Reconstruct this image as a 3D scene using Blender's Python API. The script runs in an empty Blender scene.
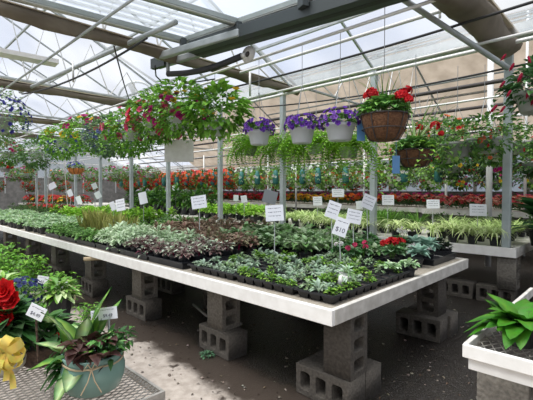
import bpy, math, random
from mathutils import Vector, Matrix, Euler
R = random.Random(7)
PI = math.pi
C = bpy.context.scene.collection
H = 1.295                      # camera height
TOP = 0.655                    # bench top height
YAW = math.radians(44.1)       # view direction measured from +X (rows run along Y)
PITCH = math.atan(10/393)
F = Vector((math.cos(YAW)*math.cos(PITCH), math.sin(YAW)*math.cos(PITCH), -math.sin(PITCH)))
RT = Vector((math.sin(YAW), -math.cos(YAW), 0))
UP = RT.cross(F)
def ray(px, py): return F + RT*((px-266.5)/393) + UP*((200-py)/393)
def G(px, py, z):              # pixel -> point at height z
    r = ray(px, py); t = (z-H)/r.z
    return Vector((0, 0, H)) + r*t
def PD(px, py, d): return Vector((0, 0, H)) + ray(px, py)*d
def PX(px, py, x):             # pixel -> point on the plane at that x
    r = ray(px, py); return Vector((0, 0, H)) + r*(x/r.x)

# ------------------------------------------------------------------ materials
MATS = {}
def nodes(name):
    m = bpy.data.materials.new(name); m.use_nodes = True
    nt = m.node_tree; nt.nodes.clear()
    out = nt.nodes.new('ShaderNodeOutputMaterial'); MATS[name] = m
    return m, nt, out
def pbr(name, col, rough=.6, metal=0, noise=None, col2=None, bump=0, nscale=30, detail=4, emis=0):
    m, nt, out = nodes(name)
    b = nt.nodes.new('ShaderNodeBsdfPrincipled'); nt.links.new(b.outputs[0], out.inputs[0])
    b.inputs['Base Color'].default_value = (*col, 1); b.inputs['Roughness'].default_value = rough
    b.inputs['Metallic'].default_value = metal
    if col2 is not None or bump:
        tc = nt.nodes.new('ShaderNodeTexCoord'); n = nt.nodes.new('ShaderNodeTexNoise')
        n.inputs['Scale'].default_value = nscale; n.inputs['Detail'].default_value = detail
        nt.links.new(tc.outputs['Object'], n.inputs['Vector'])
        if col2 is not None:
            r = nt.nodes.new('ShaderNodeValToRGB')
            r.color_ramp.elements[0].position = .35; r.color_ramp.elements[1].position = .65
            r.color_ramp.elements[0].color = (*col, 1); r.color_ramp.elements[1].color = (*col2, 1)
            nt.links.new(n.outputs['Fac'], r.inputs[0]); nt.links.new(r.outputs[0], b.inputs['Base Color'])
        if bump:
            bp = nt.nodes.new('ShaderNodeBump'); bp.inputs['Strength'].default_value = bump
            bp.inputs['Distance'].default_value = .01
            nt.links.new(n.outputs['Fac'], bp.inputs['Height']); nt.links.new(bp.outputs[0], b.inputs['Normal'])
    return m
def leafmat(name, rough=.45, trans=.25, gain=1.0):
    m, nt, out = nodes(name)
    at = nt.nodes.new('ShaderNodeAttribute'); at.attribute_name = 'Col'
    b = nt.nodes.new('ShaderNodeBsdfPrincipled'); b.inputs['Roughness'].default_value = rough
    b.inputs['Specular IOR Level'].default_value = .3
    t = nt.nodes.new('ShaderNodeBsdfTranslucent'); mx = nt.nodes.new('ShaderNodeMixShader'); mx.inputs[0].default_value = trans
    hs = nt.nodes.new('ShaderNodeHueSaturation'); hs.inputs['Saturation'].default_value = 1.12 if gain > 1 else 1; hs.inputs['Value'].default_value = gain
    nt.links.new(at.outputs['Color'], hs.inputs['Color'])
    nt.links.new(hs.outputs['Color'], b.inputs['Base Color']); nt.links.new(hs.outputs['Color'], t.inputs['Color'])
    nt.links.new(b.outputs[0], mx.inputs[1]); nt.links.new(t.outputs[0], mx.inputs[2]); nt.links.new(mx.outputs[0], out.inputs[0])
    return m
leafmat('leaf', gain=1.55); leafmat('petal', .6, .3)
pbr('white_paint', (.80, .79, .76), .55, col2=(.72, .705, .67), nscale=12, bump=.15)
pbr('old_paint', (.62, .60, .56), .6, col2=(.47, .45, .41), nscale=14, bump=.3)
pbr('bench_wood', (.27, .23, .175), .9, col2=(.34, .31, .26), nscale=40, bump=.4)
pbr('pale_board', (.55, .54, .48), .8, col2=(.42, .41, .36), nscale=5, bump=.2)
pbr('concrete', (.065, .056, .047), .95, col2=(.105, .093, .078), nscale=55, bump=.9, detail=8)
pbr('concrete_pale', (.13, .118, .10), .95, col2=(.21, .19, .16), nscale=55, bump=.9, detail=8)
pbr('black_plastic', (.012, .013, .016), .38)
pbr('soil', (.035, .026, .02), 1, col2=(.07, .055, .045), nscale=80, bump=1)
pbr('galv', (.33, .36, .36), .5, .3, col2=(.42, .45, .45), nscale=8)
pbr('post_metal', (.44, .49, .49), .5, .2, col2=(.34, .39, .39), nscale=5)
pbr('pale_metal', (.66, .66, .64), .5, .1)
pbr('alu_frame', (.27, .30, .28), .5, .3, col2=(.33, .36, .34), nscale=4)
pbr('alu_light', (.55, .57, .53), .5, .2)
pbr('dark_beam', (.055, .065, .065), .5, .4)
pbr('dark_pipe', (.05, .042, .04), .7)
pbr('rubber', (.022, .022, .024), .6)
pbr('canvas', (.125, .102, .075), .95, col2=(.19, .16, .12), nscale=3, bump=.6)
pbr('canvas_top', (.62, .54, .42), .95)
pbr('coco', (.10, .045, .022), 1, col2=(.18, .085, .04), nscale=60, bump=1)
pbr('terracotta', (.85, .30, .09), .7, col2=(.70, .24, .07), nscale=20)
pbr('white_pot', (.60, .62, .66), .4)
pbr('grey_pot', (.36, .38, .36), .5)
pbr('teal_glaze', (.14, .25, .21), .22, col2=(.19, .31, .265), nscale=6)
pbr('blue_glaze', (.03, .06, .22), .2); pbr('cream_glaze', (.6, .58, .5), .25)
pbr('wicker', (.055, .032, .022), .7, col2=(.12, .075, .05), nscale=70, bump=1)
pbr('twine', (.42, .33, .21), .9)
pbr('card', (.82, .83, .88), .6); pbr('card_dim', (.30, .32, .35), .7); pbr('ink', (.10, .10, .14), .8)
pbr('grey_stake', (.50, .52, .52), .5)
pbr('teal_bag', (.035, .17, .15), .5); pbr('blue_tag', (.10, .25, .50), .5)
pbr('wire', (.35, .36, .36), .5, .6)
pbr('old_plank', (.25, .24, .22), .9, col2=(.36, .34, .31), nscale=6)
pbr('mesh_metal', (.27, .255, .23), .5, .3, col2=(.38, .36, .33), nscale=30)
pbr('foam', (.80, .80, .78), .7)

# glazing: clouded plastic sheet
def glazing(name, tint, clear):
    m, nt, out = nodes(name)
    tr = nt.nodes.new('ShaderNodeBsdfTransparent'); tr.inputs[0].default_value = (*tint, 1)
    tl = nt.nodes.new('ShaderNodeBsdfTranslucent'); tl.inputs[0].default_value = (*tint, 1)
    mx = nt.nodes.new('ShaderNodeMixShader'); mx.inputs[0].default_value = clear
    tc = nt.nodes.new('ShaderNodeTexCoord'); w = nt.nodes.new('ShaderNodeTexNoise')
    w.inputs['Scale'].default_value = .8
    mr = nt.nodes.new('ShaderNodeMapRange'); mr.inputs['From Min'].default_value = .3; mr.inputs['From Max'].default_value = .7
    mr.inputs['To Min'].default_value = clear-.12; mr.inputs['To Max'].default_value = clear+.08
    nt.links.new(tc.outputs['Object'], w.inputs['Vector']); nt.links.new(w.outputs['Fac'], mr.inputs['Value'])
    nt.links.new(mr.outputs[0], mx.inputs[0])
    nt.links.new(tl.outputs[0], mx.inputs[1]); nt.links.new(tr.outputs[0], mx.inputs[2]); nt.links.new(mx.outputs[0], out.inputs[0])
    return m
glazing('roof_glazing', (.93, .95, .98), .80)
glazing('panel_glazing', (.80, .84, .88), .72)
glazing('wall_glazing', (.50, .53, .52), .5)
# beige shading cloth, lets some light through
m, nt, out = nodes('shade_cloth')
b = nt.nodes.new('ShaderNodeBsdfDiffuse'); tl = nt.nodes.new('ShaderNodeBsdfTranslucent'); mx = nt.nodes.new('ShaderNodeMixShader')
tc = nt.nodes.new('ShaderNodeTexCoord'); n = nt.nodes.new('ShaderNodeTexNoise'); n.inputs['Scale'].default_value = 2.2; n.inputs['Detail'].default_value = 8
rp = nt.nodes.new('ShaderNodeValToRGB'); rp.color_ramp.elements[0].position = .35; rp.color_ramp.elements[1].position = .68
rp.color_ramp.elements[0].color = (.36, .30, .235, 1); rp.color_ramp.elements[1].color = (.52, .44, .355, 1)
nt.links.new(tc.outputs['Object'], n.inputs['Vector']); nt.links.new(n.outputs['Fac'], rp.inputs[0])
nt.links.new(rp.outputs[0], b.inputs[0]); nt.links.new(rp.outputs[0], tl.inputs[0]); mx.inputs[0].default_value = .6
nt.links.new(b.outputs[0], mx.inputs[1]); nt.links.new(tl.outputs[0], mx.inputs[2]); nt.links.new(mx.outputs[0], out.inputs[0])

# floor: worn pale path, damp dark soil under the benches
m, nt, out = nodes('ground')
bs = nt.nodes.new('ShaderNodeBsdfPrincipled'); nt.links.new(bs.outputs[0], out.inputs[0])
tc = nt.nodes.new('ShaderNodeTexCoord'); sp = nt.nodes.new('ShaderNodeSeparateXYZ'); nt.links.new(tc.outputs['Object'], sp.inputs[0])
def noise(sc, det=5, rough=.6):
    q = nt.nodes.new('ShaderNodeTexNoise'); q.inputs['Scale'].default_value = sc; q.inputs['Detail'].default_value = det
    q.inputs['Roughness'].default_value = rough; nt.links.new(tc.outputs['Object'], q.inputs['Vector']); return q.outputs['Fac']
def math_(op, a, b_, c=None):
    q = nt.nodes.new('ShaderNodeMath'); q.operation = op
    for i, v in enumerate((a, b_, c)):
        if v is None: continue
        if isinstance(v, (int, float)): q.inputs[i].default_value = v
        else: nt.links.new(v, q.inputs[i])
    return q.outputs[0]
def maprange(v, a, b_, c=0., d=1.):
    q = nt.nodes.new('ShaderNodeMapRange'); q.interpolation_type = 'SMOOTHSTEP'
    nt.links.new(v, q.inputs['Value'])
    for k, x in zip(('From Min', 'From Max', 'To Min', 'To Max'), (a, b_, c, d)): q.inputs[k].default_value = x
    return q.outputs[0]
def mixc(f, a, b_):
    q = nt.nodes.new('ShaderNodeMix'); q.data_type = 'RGBA'
    nt.links.new(f, q.inputs[0])
    for i, v in ((6, a), (7, b_)):
        if isinstance(v, tuple): q.inputs[i].default_value = (*v, 1)
        else: nt.links.new(v, q.inputs[i])
    return q.outputs[2]
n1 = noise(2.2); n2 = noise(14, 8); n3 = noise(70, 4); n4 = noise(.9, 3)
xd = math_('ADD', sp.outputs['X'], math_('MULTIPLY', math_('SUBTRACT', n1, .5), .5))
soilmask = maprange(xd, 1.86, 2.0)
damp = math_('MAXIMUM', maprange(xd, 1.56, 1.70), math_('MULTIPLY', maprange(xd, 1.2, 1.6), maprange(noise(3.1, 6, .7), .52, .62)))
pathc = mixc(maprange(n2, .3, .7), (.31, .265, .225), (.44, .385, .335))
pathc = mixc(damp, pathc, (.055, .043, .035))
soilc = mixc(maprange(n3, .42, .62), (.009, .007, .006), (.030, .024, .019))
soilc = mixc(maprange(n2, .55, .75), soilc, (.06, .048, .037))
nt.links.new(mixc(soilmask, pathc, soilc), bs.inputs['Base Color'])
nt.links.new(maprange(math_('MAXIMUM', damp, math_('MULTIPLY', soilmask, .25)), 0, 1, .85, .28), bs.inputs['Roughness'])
bp = nt.nodes.new('ShaderNodeBump'); bp.inputs['Distance'].default_value = .02
nt.links.new(math_('ADD', n3, n2), bp.inputs['Height']); nt.links.new(maprange(soilmask, 0, 1, .15, .8), bp.inputs['Strength'])
nt.links.new(bp.outputs[0], bs.inputs['Normal'])

# ------------------------------------------------------------------ mesh builder
class MB:
    def __init__(s): s.v = []; s.f = []; s.c = []
    def add(s, vs, fs, col=(1, 1, 1)):
        o = len(s.v); s.v += [tuple(p) for p in vs]
        if isinstance(col, list): s.c += col
        else: s.c += [col]*len(vs)
        s.f += [tuple(i+o for i in f) for f in fs]; return s
    def box(s, a, b, col=(1, 1, 1)):
        x0, y0, z0 = a; x1, y1, z1 = b
        return s.add([(x0,y0,z0),(x1,y0,z0),(x1,y1,z0),(x0,y1,z0),(x0,y0,z1),(x1,y0,z1),(x1,y1,z1),(x0,y1,z1)],
              [(0,3,2,1),(4,5,6,7),(0,1,5,4),(1,2,6,5),(2,3,7,6),(3,0,4,7)], col)
    def tube(s, pts, r, n=6, col=(1, 1, 1), caps=True):
        pts = [Vector(p) for p in pts]; k = len(pts); rs = r if isinstance(r, (list, tuple)) else [r]*k
        ring = []; fs = []; u = None
        for i, p in enumerate(pts):
            t = (pts[min(i+1, k-1)]-pts[max(i-1, 0)]).normalized()
            if u is None:
                u = t.orthogonal().normalized() if abs(t.z) > .99 else t.cross(Vector((0, 0, 1))).normalized()
            u = (u - t*u.dot(t)).normalized(); w = t.cross(u)
            ring += [p + (u*math.cos(2*PI*j/n+PI/n)+w*math.sin(2*PI*j/n+PI/n))*rs[i] for j in range(n)]
        for i in range(k-1):
            for j in range(n):
                a = i*n+j; b = i*n+(j+1) % n; fs.append((a, b, b+n, a+n))
        if caps: fs += [tuple(range(n))[::-1], tuple(range((k-1)*n, k*n))]
        return s.add(ring, fs, col)
    def beam(s, a, b, w, h, col=(1, 1, 1)):          # rectangular bar, h vertical
        a = Vector(a); b = Vector(b); t = (b-a).normalized()
        u = t.cross(Vector((0, 0, 1))).normalized()*w/2; q = u.cross(t).normalized()*h/2
        vs = [p+x*u+y*q for p in (a, b) for x, y in ((-1,-1),(1,-1),(1,1),(-1,1))]
        return s.add(vs, [(0,1,2,3),(7,6,5,4),(0,4,5,1),(1,5,6,2),(2,6,7,3),(3,7,4,0)], col)
    def lathe(s, prof, n=20, center=(0, 0, 0), col=(1, 1, 1), wob=0):
        cx, cy, cz = center; vs = []; fs = []
        for (r, z) in prof:
            for j in range(n):
                a = 2*PI*j/n; rr = r*(1+wob*math.sin(a*n/2)); vs.append((cx+rr*math.cos(a), cy+rr*math.sin(a), cz+z))
        for i in range(len(prof)-1):
            for j in range(n):
                a = i*n+j; b = i*n+(j+1) % n; fs.append((a, b, b+n, a+n))
        fs.append(tuple(range(n))[::-1]); fs.append(tuple(range((len(prof)-1)*n, len(prof)*n)))
        return s.add(vs, fs, col)
    def leaf(s, p, d, L, W, col, up=Vector((0, 0, 1)), fold=.25, droop=.3, edge=None, mid=.45):
        d = Vector(d).normalized(); u = d.cross(up)
        if u.length < 1e-3: u = Vector((1, 0, 0))
        u.normalize(); n = u.cross(d).normalized(); p = Vector(p)
        m1 = p+d*L*mid; tip = p+d*L-n*L*droop
        q1 = p+d*L*.75-n*L*droop*.45
        e = edge or col
        vs = [p, m1-u*W*.5+n*W*fold, m1, m1+u*W*.5+n*W*fold, q1-u*W*.36+n*W*fold*.6, q1, q1+u*W*.36+n*W*fold*.6, tip]
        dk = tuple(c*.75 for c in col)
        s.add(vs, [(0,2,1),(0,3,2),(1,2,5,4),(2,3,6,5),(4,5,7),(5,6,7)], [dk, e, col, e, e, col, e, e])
    def blade(s, p, d, L, W, col, arch=.8, n=6, edge=None):   # arching strap leaf
        p = Vector(p); d = Vector(d).normalized(); hd = Vector((d.x, d.y, 0))
        hd = hd.normalized() if hd.length > 1e-3 else Vector((1, 0, 0))
        u = hd.cross(Vector((0, 0, 1))).normalized()
        ang = math.atan2(d.z, Vector((d.x, d.y)).length); vs = []; fs = []; cs = []
        for i in range(n+1):
            w = W*.5*(1-(i/n)**2.2)*(1 if i else .6)+.0005
            vs += [p-u*w, p+Vector((0, 0, -w*.3)), p+u*w]; cs += [edge or col, col, edge or col]
            p = p + (hd*math.cos(ang)+Vector((0, 0, math.sin(ang))))*L/n; ang -= arch*2.4/n
        for i in range(n):
            a = i*3; fs += [(a, a+1, a+4, a+3), (a+1, a+2, a+5, a+4)]
        s.add(vs, fs, cs)
    def flower(s, p, nrm, r, col, k=5, center=None, cup=.25, lobes=.28):
        nrm = Vector(nrm).normalized(); u = nrm.orthogonal().normalized(); w = nrm.cross(u); p = Vector(p)
        vs = [p-nrm*r*cup]; cs = [center or tuple(c*.5 for c in col)]; N = k*3
        ph = R.random()*6
        for j in range(N):
            a = 2*PI*j/N+ph; q = (1-lobes, 1, .96)[j % 3]*r
            vs.append(p+(u*math.cos(a)+w*math.sin(a))*q+nrm*r*R.uniform(-.08, .08)); cs.append(tuple(min(1, c*R.uniform(.85, 1.1)) for c in col))
        s.add(vs, [(0, 1+j, 1+(j+1) % N) for j in range(N)], cs)
    def build(s, name, mat, parent=None, smooth=False, loc=None):
        me = bpy.data.meshes.new(name); me.from_pydata(s.v, [], s.f)
        at = me.color_attributes.new('Col', 'FLOAT_COLOR', 'POINT')
        flat = []
        for c in s.c: flat += [c[0], c[1], c[2], 1]
        at.data.foreach_set('color', flat)
        me.materials.append(MATS[mat])
        if smooth: me.polygons.foreach_set('use_smooth', [True]*len(me.polygons))
        me.update(); o = bpy.data.objects.new(name, me); C.objects.link(o)
        if parent: o.parent = parent
        if loc is not None: o.location = loc
        return o
def tag(o, label=None, cat=None, group=None, kind=None):
    if label: o['label'] = label
    if cat: o['category'] = cat
    if group: o['group'] = group
    if kind: o['kind'] = kind
    return o
def thing(name, label, cat, loc=(0, 0, 0), rz=0, group=None):
    o = bpy.data.objects.new(name, None); C.objects.link(o); o.empty_display_size = .05
    o.location = loc; o.rotation_euler = (0, 0, rz); return tag(o, label, cat, group)
KIDS = {}
def kids(o): return [c for c in bpy.data.objects if c.parent == o]
def dup(root, loc, rz=None, sc=None, label=None, group=None):
    def cp(o, parent):
        c = o.copy(); C.objects.link(c)
        if parent: c.parent = parent
        for k in KIDS.setdefault(o.name, kids(o)): cp(k, c)
        return c
    r = cp(root, None); r.location = loc
    if rz is not None: r.rotation_euler = (0, 0, rz)
    if sc is not None: r.scale = (sc, sc, sc)
    if label: r['label'] = label
    if group: r['group'] = group
    return r
def struct(mb, name, mat, smooth=False): return tag(mb.build(name, mat, None, smooth), kind='structure')
def jit(c, a=.18):
    k = 1+R.uniform(-a, a); return tuple(max(0, min(1, x*k*(1+R.uniform(-.06, .06)))) for x in c)
def bevel(o, w=.004):
    md = o.modifiers.new('bevel', 'BEVEL'); md.width = w; md.segments = 2; md.limit_method = 'ANGLE'; return o

# greens etc. (linear)
GR = (.075, .16, .03); DG = (.025, .065, .02); LG = (.17, .30, .05); YG = (.27, .38, .07); SV = (.24, .31, .25); PALE = (.27, .38, .17)
RED = (.62, .012, .02); PINK = (.65, .06, .16); MAG = (.42, .01, .16); PURP = (.16, .04, .45); YEL = (.80, .50, .03); ORG = (.75, .14, .02)
WHT = (.75, .75, .70); BLU = (.10, .10, .42); SAL = (.72, .18, .13); WINE = (.12, .012, .035)

# ------------------------------------------------------------------ foliage kinds
def rdir(zmin=-.2, zmax=1):
    z = R.uniform(zmin, zmax); a = R.uniform(0, 2*PI); q = math.sqrt(max(0, 1-z*z)); return Vector((q*math.cos(a), q*math.sin(a), z))
def mound(mb, n, r, h, L, W, cols, zc=0, zmin=0, droop=.3, edge=None, fold=.25, inner=.35, flat=.5):
    for _ in range(n):
        d = rdir(zmin); k = R.uniform(inner, 1)**.6
        p = Vector((d.x*r*k, d.y*r*k, zc+d.z*h*k)); q = Vector((d.x, d.y, d.z*(1-flat)+R.uniform(-.1, .25)))
        l = L*R.uniform(.7, 1.25)
        mb.leaf(p-q.normalized()*l*.5, q, l, W*l/L, jit(R.choice(cols)), droop=droop*R.uniform(.4, 1.5), edge=edge, fold=fold)
    return mb
def stems(mb, n, h, col, r=.003, spread=.03):
    for _ in range(n):
        a = R.uniform(0, 6.3); mb.tube([(0, 0, 0), (math.cos(a)*spread, math.sin(a)*spread, h)], r, 4, col)
    return mb
def trail(mb, n, r, length, L, W, cols, z0=0, step=.05):     # strands that spill over a rim
    for _ in range(n):
        a = R.uniform(0, 2*PI); x, y = math.cos(a), math.sin(a); p = Vector((x*r*.8, y*r*.8, z0+.03)); v = Vector((x*.8, y*.8, .35))
        ln = length*R.uniform(.35, 1.1); t = 0
        while t < ln:
            p = p+v.normalized()*step; v.z -= step*9; v.x *= .9; v.y *= .9; t += step
            sd = rdir(-.3, .6)
            mb.leaf(p, Vector((sd.x, sd.y, sd.z*.6)), L*R.uniform(.7, 1.2), W, jit(R.choice(cols)))
    return mb
def round_pot(r, h, rim=.012, taper=.75):
    return [(r*taper, 0), (r*.97, h*.86), (r+rim*.4, h*.86), (r+rim, h), (r*.93, h), (r*.88, h*.9), (.002, h*.88)]

# ================================================================== SETTING
f = MB(); f.add([(-8, -8, 0), (19, -8, 0), (19, 34, 0), (-8, 34, 0)], [(0, 1, 2, 3)]); struct(f, 'floor', 'ground')
XW = 13.2; YE = 26.0
# far side wall: low knee wall, glazing with posts, gutter board
pbr('knee_wall', (.075, .075, .06), .9, col2=(.12, .115, .095), nscale=6)
w = MB(); w.box((XW, -6, 0), (XW+.15, YE, 1.25)); struct(w, 'wall_right', 'knee_wall')
w = MB(); w.add([(XW+.05, -6, 1.25), (XW+.05, YE, 1.25), (XW+.05, YE, 2.45), (XW+.05, -6, 2.45)], [(0, 1, 2, 3)]); struct(w, 'window_1', 'wall_glazing')
w = MB()
for i in range(23): w.box((XW, -6+i*1.4, 1.25), (XW+.08, -5.92+i*1.4, 2.45))
w.box((XW, -6, 2.38), (XW+.1, YE, 2.75)); w.box((XW, -6, 1.6), (XW+.06, YE, 1.65)); struct(w, 'trim_1', 'old_plank')
w = MB(); w.box((-4, YE+.06, 0), (XW, YE+.18, 2.0)); struct(w, 'wall_back', 'old_plank')
w = MB(); w.add([(-4, YE+.05, 2.0), (4.7, YE+.05, 2.0), (XW, YE+.05, 2.0), (XW, YE+.05, 2.75), (9, YE+.05, 4.8), (4.7, YE+.05, 2.9), (1.2, YE+.05, 4.7), (-4, YE+.05, 2.7)],
      [(0, 1, 5, 6, 7), (1, 2, 3, 4, 5)]); struct(w, 'window_2', 'wall_glazing')
w = MB()
for i in range(17): w.box((-4+i*1.07, YE-.03, 1.1), (-3.94+i*1.07, YE+.03, 3.2))
w.box((-4, YE-.03, 2.0), (XW, YE+.03, 2.07)); struct(w, 'trim_2', 'pale_metal')
# left side and camera-side walls so light stays like a greenhouse
w = MB(); w.box((-4.1, -6, 0), (-4, YE, .9)); struct(w, 'wall_left', 'old_plank')
w = MB(); w.add([(-4, -6, .9), (-4, YE, .9), (-4, YE, 2.7), (-4, -6, 2.7)], [(0, 1, 2, 3)]); struct(w, 'window_3', 'wall_glazing')

# roof glazing: bay one ridge x 1.2, bay two ridge x 9
g = MB()
def roofz(x):
    if x < 1.2: return 4.7-(1.2-x)*.385
    if x < 4.7: return 4.7-(x-1.2)*.514
    if x < 9: return 2.9+(x-4.7)*.442
    return 4.8-(x-9)*.56
for a, b in ((-4, 1.2), (1.2, 4.7), (4.7, 9)):
    g.add([(a, -6, roofz(a)), (b, -6, roofz(b) if b != 4.7 else 2.9), (b, YE, roofz(b) if b != 4.7 else 2.9), (a, YE, roofz(a))], [(0, 1, 2, 3)])
g.add([(9, 18, 4.8), (XW, 18, 2.45), (XW, YE, 2.45), (9, YE, 4.8)], [(0, 1, 2, 3)])
struct(g, 'ceiling', 'roof_glazing')
# shading cloth pulled over the far slope, slightly billowed
g = MB(); NX, NY = 14, 90; vs = []
for i in range(NX+1):
    for j in range(NY+1):
        x = 9+(XW-9)*i/NX; y = -6+24*j/NY
        vs.append((x, y, 4.8-(x-9)*.56-.02-.035*abs(math.sin(y*PI/1.0))*math.sin(PI*i/NX)+.012*math.sin(7*x+3*y)))
g.add(vs, [(i*(NY+1)+j, (i+1)*(NY+1)+j, (i+1)*(NY+1)+j+1, i*(NY+1)+j+1) for i in range(NX) for j in range(NY)])
tag(g.build('shade_cloth', 'shade_cloth', None, True), 'large beige shade cloth spread under the far roof slope', 'shade cloth')

# glazing bars, purlins
g = MB()
for i in range(20):
    y = -3+i*1.4
    g.tube([(-4, y, 2.68), (1.2, y, 4.66), (4.7, y, 2.87)], .018, 4); g.tube([(4.7, y, 2.87), (9, y, 4.76)], .018, 4)
    if y > 18: g.tube([(9, y, 4.76), (XW, y, 2.42)], .018, 4)
struct(g, 'trim_3', 'galv')
g = MB()
for x in (-2.5, -1.3, 0, 1.2, 2.1, 3.0, 3.9): g.tube([(x, -5, roofz(x)-.06), (x, YE, roofz(x)-.06)], .022, 4)
for x in (5.6, 6.5, 7.4, 8.3, 9): g.tube([(x, -5, roofz(x)-.06), (x, YE, roofz(x)-.06)], .02, 4)
struct(g, 'trim_4', 'galv')

# gutter beam over the line of posts
g = MB(); g.box((4.98, -5, 2.98), (5.16, YE, 3.1)); struct(g, 'trim_5', 'galv')
# posts
POSTX = 5.06
post_y = []
for px in (508, 375, 284.5, 222, 170, 133, 102, 77, 47, 38):
    post_y.append(PX(px, 190, POSTX+.045).y)
names = ['steel post nearest the right edge, between the spider plants', 'steel post standing behind the coconut fibre basket', 'steel post between the white pots of purple flowers',
  'steel post left of the purple baskets beside the large leafy basket', 'thin steel post under the hanging white board', 'distant steel post left of the hanging white board',
  'second distant steel post left of the white board', 'distant steel post right of the small orange basket', 'distant steel post between the small orange baskets', 'farthest steel post at the left end of the row']
for i, y in enumerate(post_y):
    zb = .578 if i == 0 else 0
    p = MB(); s_ = .041; p.box((-s_, -s_, zb), (s_, s_, 3.0))
    t = thing('steel_post', names[i], 'post', (POSTX, y, 0))
    bevel(p.build('post_tube', 'post_metal', t), .01)
    b = MB(); b.box((-.09, -.09, zb), (.09, .09, zb+.012)); b.build('base_plate', 'galv', t)
    b = MB(); b.box((-.065, -.065, 2.93), (.065, .065, 2.985)); b.build('top_bracket', 'galv', t)
# far thin posts in the second bay
for i, (px, lab) in enumerate(((489, 'slim distant post right of the nearest steel post'), (525, 'thin distant post at the right edge behind the fuchsia basket'), (268, 'thin pale pipe post among the distant red flowers'), (204, 'thin pale pipe post left of the leafy basket post'), (296, 'thin pale pipe post among the teal flower pouches'), (446, 'thin pale pipe post right of the second coconut basket'), (364, 'thin pale wooden post left of the coconut basket post'))):
    x = 9.0 if i else 7.4
    y = PX(px, 190, x).y; r = .025 if i else .05
    p = MB(); p.tube([(x, y, 0), (x, y, roofz(x)-.06 if i < 2 else 2.6)], r, 8); tag(p.build('pipe_post', 'pale_metal', None, True), lab, 'post')

# trusses in planes along X, with lattice
def truss(y, x0, x1, zb, lab, ridge, rz_, dx=.62):
    t = thing('roof_truss', lab, 'roof truss', (x0, y, zb), 0, 'roof trusses')
    g = MB(); g.tube([(0, 0, 0), (x1-x0, 0, 0)], .024, 6); g.build('bottom_chord', 'galv', t)
    g = MB(); g.tube([(0, 0, roofz(x0)-zb-.09 if x0 > -4 else .0), (ridge-x0, 0, rz_-zb-.12), (x1-x0, 0, roofz(x1-.001)-zb-.09)], .024, 6); g.build('top_chord', 'galv', t)
    n = int((x1-x0)/dx); g = MB()
    for k in range(n):
        xa = x0+k*(x1-x0)/n; xb = x0+(k+.5)*(x1-x0)/n; xc = x0+(k+1)*(x1-x0)/n; zt = roofz(xb)-zb-.1
        zt = min(zt, 1.7)
        g.tube([(xa-x0, 0, 0), (xb-x0, 0, zt), (xc-x0, 0, 0)], .0115, 4)
    g.build('web', 'pale_metal', t)
far_words = ['first', 'second', 'third', 'fourth', 'fifth', 'sixth', 'seventh', 'eighth', 'ninth']
TY = [4.15, 6.9, 9.9, 12.8, 15.8, 19, 22.4]
for i, y in enumerate(TY):
    truss(y, -4, 5.05, 2.97, 'grey steel lattice truss under the clear roof, '+far_words[i]+' one away on the left', 1.2, 4.7)
for i, y in enumerate(TY):
    if i in (0, 2, 3, 5): truss(y, 5.1, 12.9, 2.95 if i else 3.0, 'grey steel lattice truss spanning the far bay, '+far_words[i]+' in line', 9, 4.8, .9)

# bundled shading curtains hanging under the trusses
def curtain(y, x0, x1, z, r, sag, lab, seed):
    rr = random.Random(seed); n = int((x1-x0)/.1); N = 14
    vs = []; fs = []
    for i in range(n+1):
        x = x0+(x1-x0)*i/n; s_ = sag*abs(math.sin(i*.23+seed))*.8+.01*rr.random()
        for j in range(N):
            a = 2*PI*j/N; q = r*(1+.14*math.sin(3*a+i*.5)+.07*rr.random())
            zz = math.sin(a)*q; 
            if zz < 0: zz = zz*(1.0+s_/r)
            vs.append((x, y+math.cos(a)*q*1.25, z+zz))
    for i in range(n):
        for j in range(N):
            a = i*N+j; b = i*N+(j+1) % N; fs.append((a, b, b+N, a+N))
    t = thing('folded_shade_curtain', lab, 'shade curtain', (0, 0, 0), 0, 'folded shade curtains')
    m = MB(); m.add(vs, fs); m.build('curtain_cloth', 'canvas', t, True)
    m = MB(); m.box((x0, y-r*1.3, z+r*.8), (x1, y+r*1.3, z+r*1.0)); m.build('curtain_rail', 'canvas_top', t)
curtain(1.13, 2.75, 4.95, 2.86, .10, .09, 'brown folded shade curtain sagging above the coconut basket at top right', 1)
curtain(4.05, -1.2, 4.9, 2.88, .048, .035, 'brown folded shade curtain across the top left behind the grey frame', 2)
curtain(6.8, -.5, 4.9, 2.86, .05, .02, 'brown folded shade curtain, second away at the left', 3)
curtain(9.75, -.5, 4.9, 2.84, .05, .02, 'brown folded shade curtain, third away at the left', 4)
curtain(12.7, -.5, 4.9, 2.84, .06, .02, 'brown folded shade curtain, farthest away at the left', 5)
curtain(-.3, 5.2, 8.2, 2.85, .09, .06, 'brown folded shade curtain behind the nearest steel post at top right', 6)

# light grey boxed panel at upper left
a = G(-14, 56, 2.8); b = G(57, 69, 2.8)
g = MB(); g.beam(a, b, .20, .05); tag(g.build('white_ceiling_panel', 'white_paint'), 'long white panel hanging below the trusses at the left edge', 'ceiling panel')
bpy.data.objects['white_ceiling_panel'].location.z += .07
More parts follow.
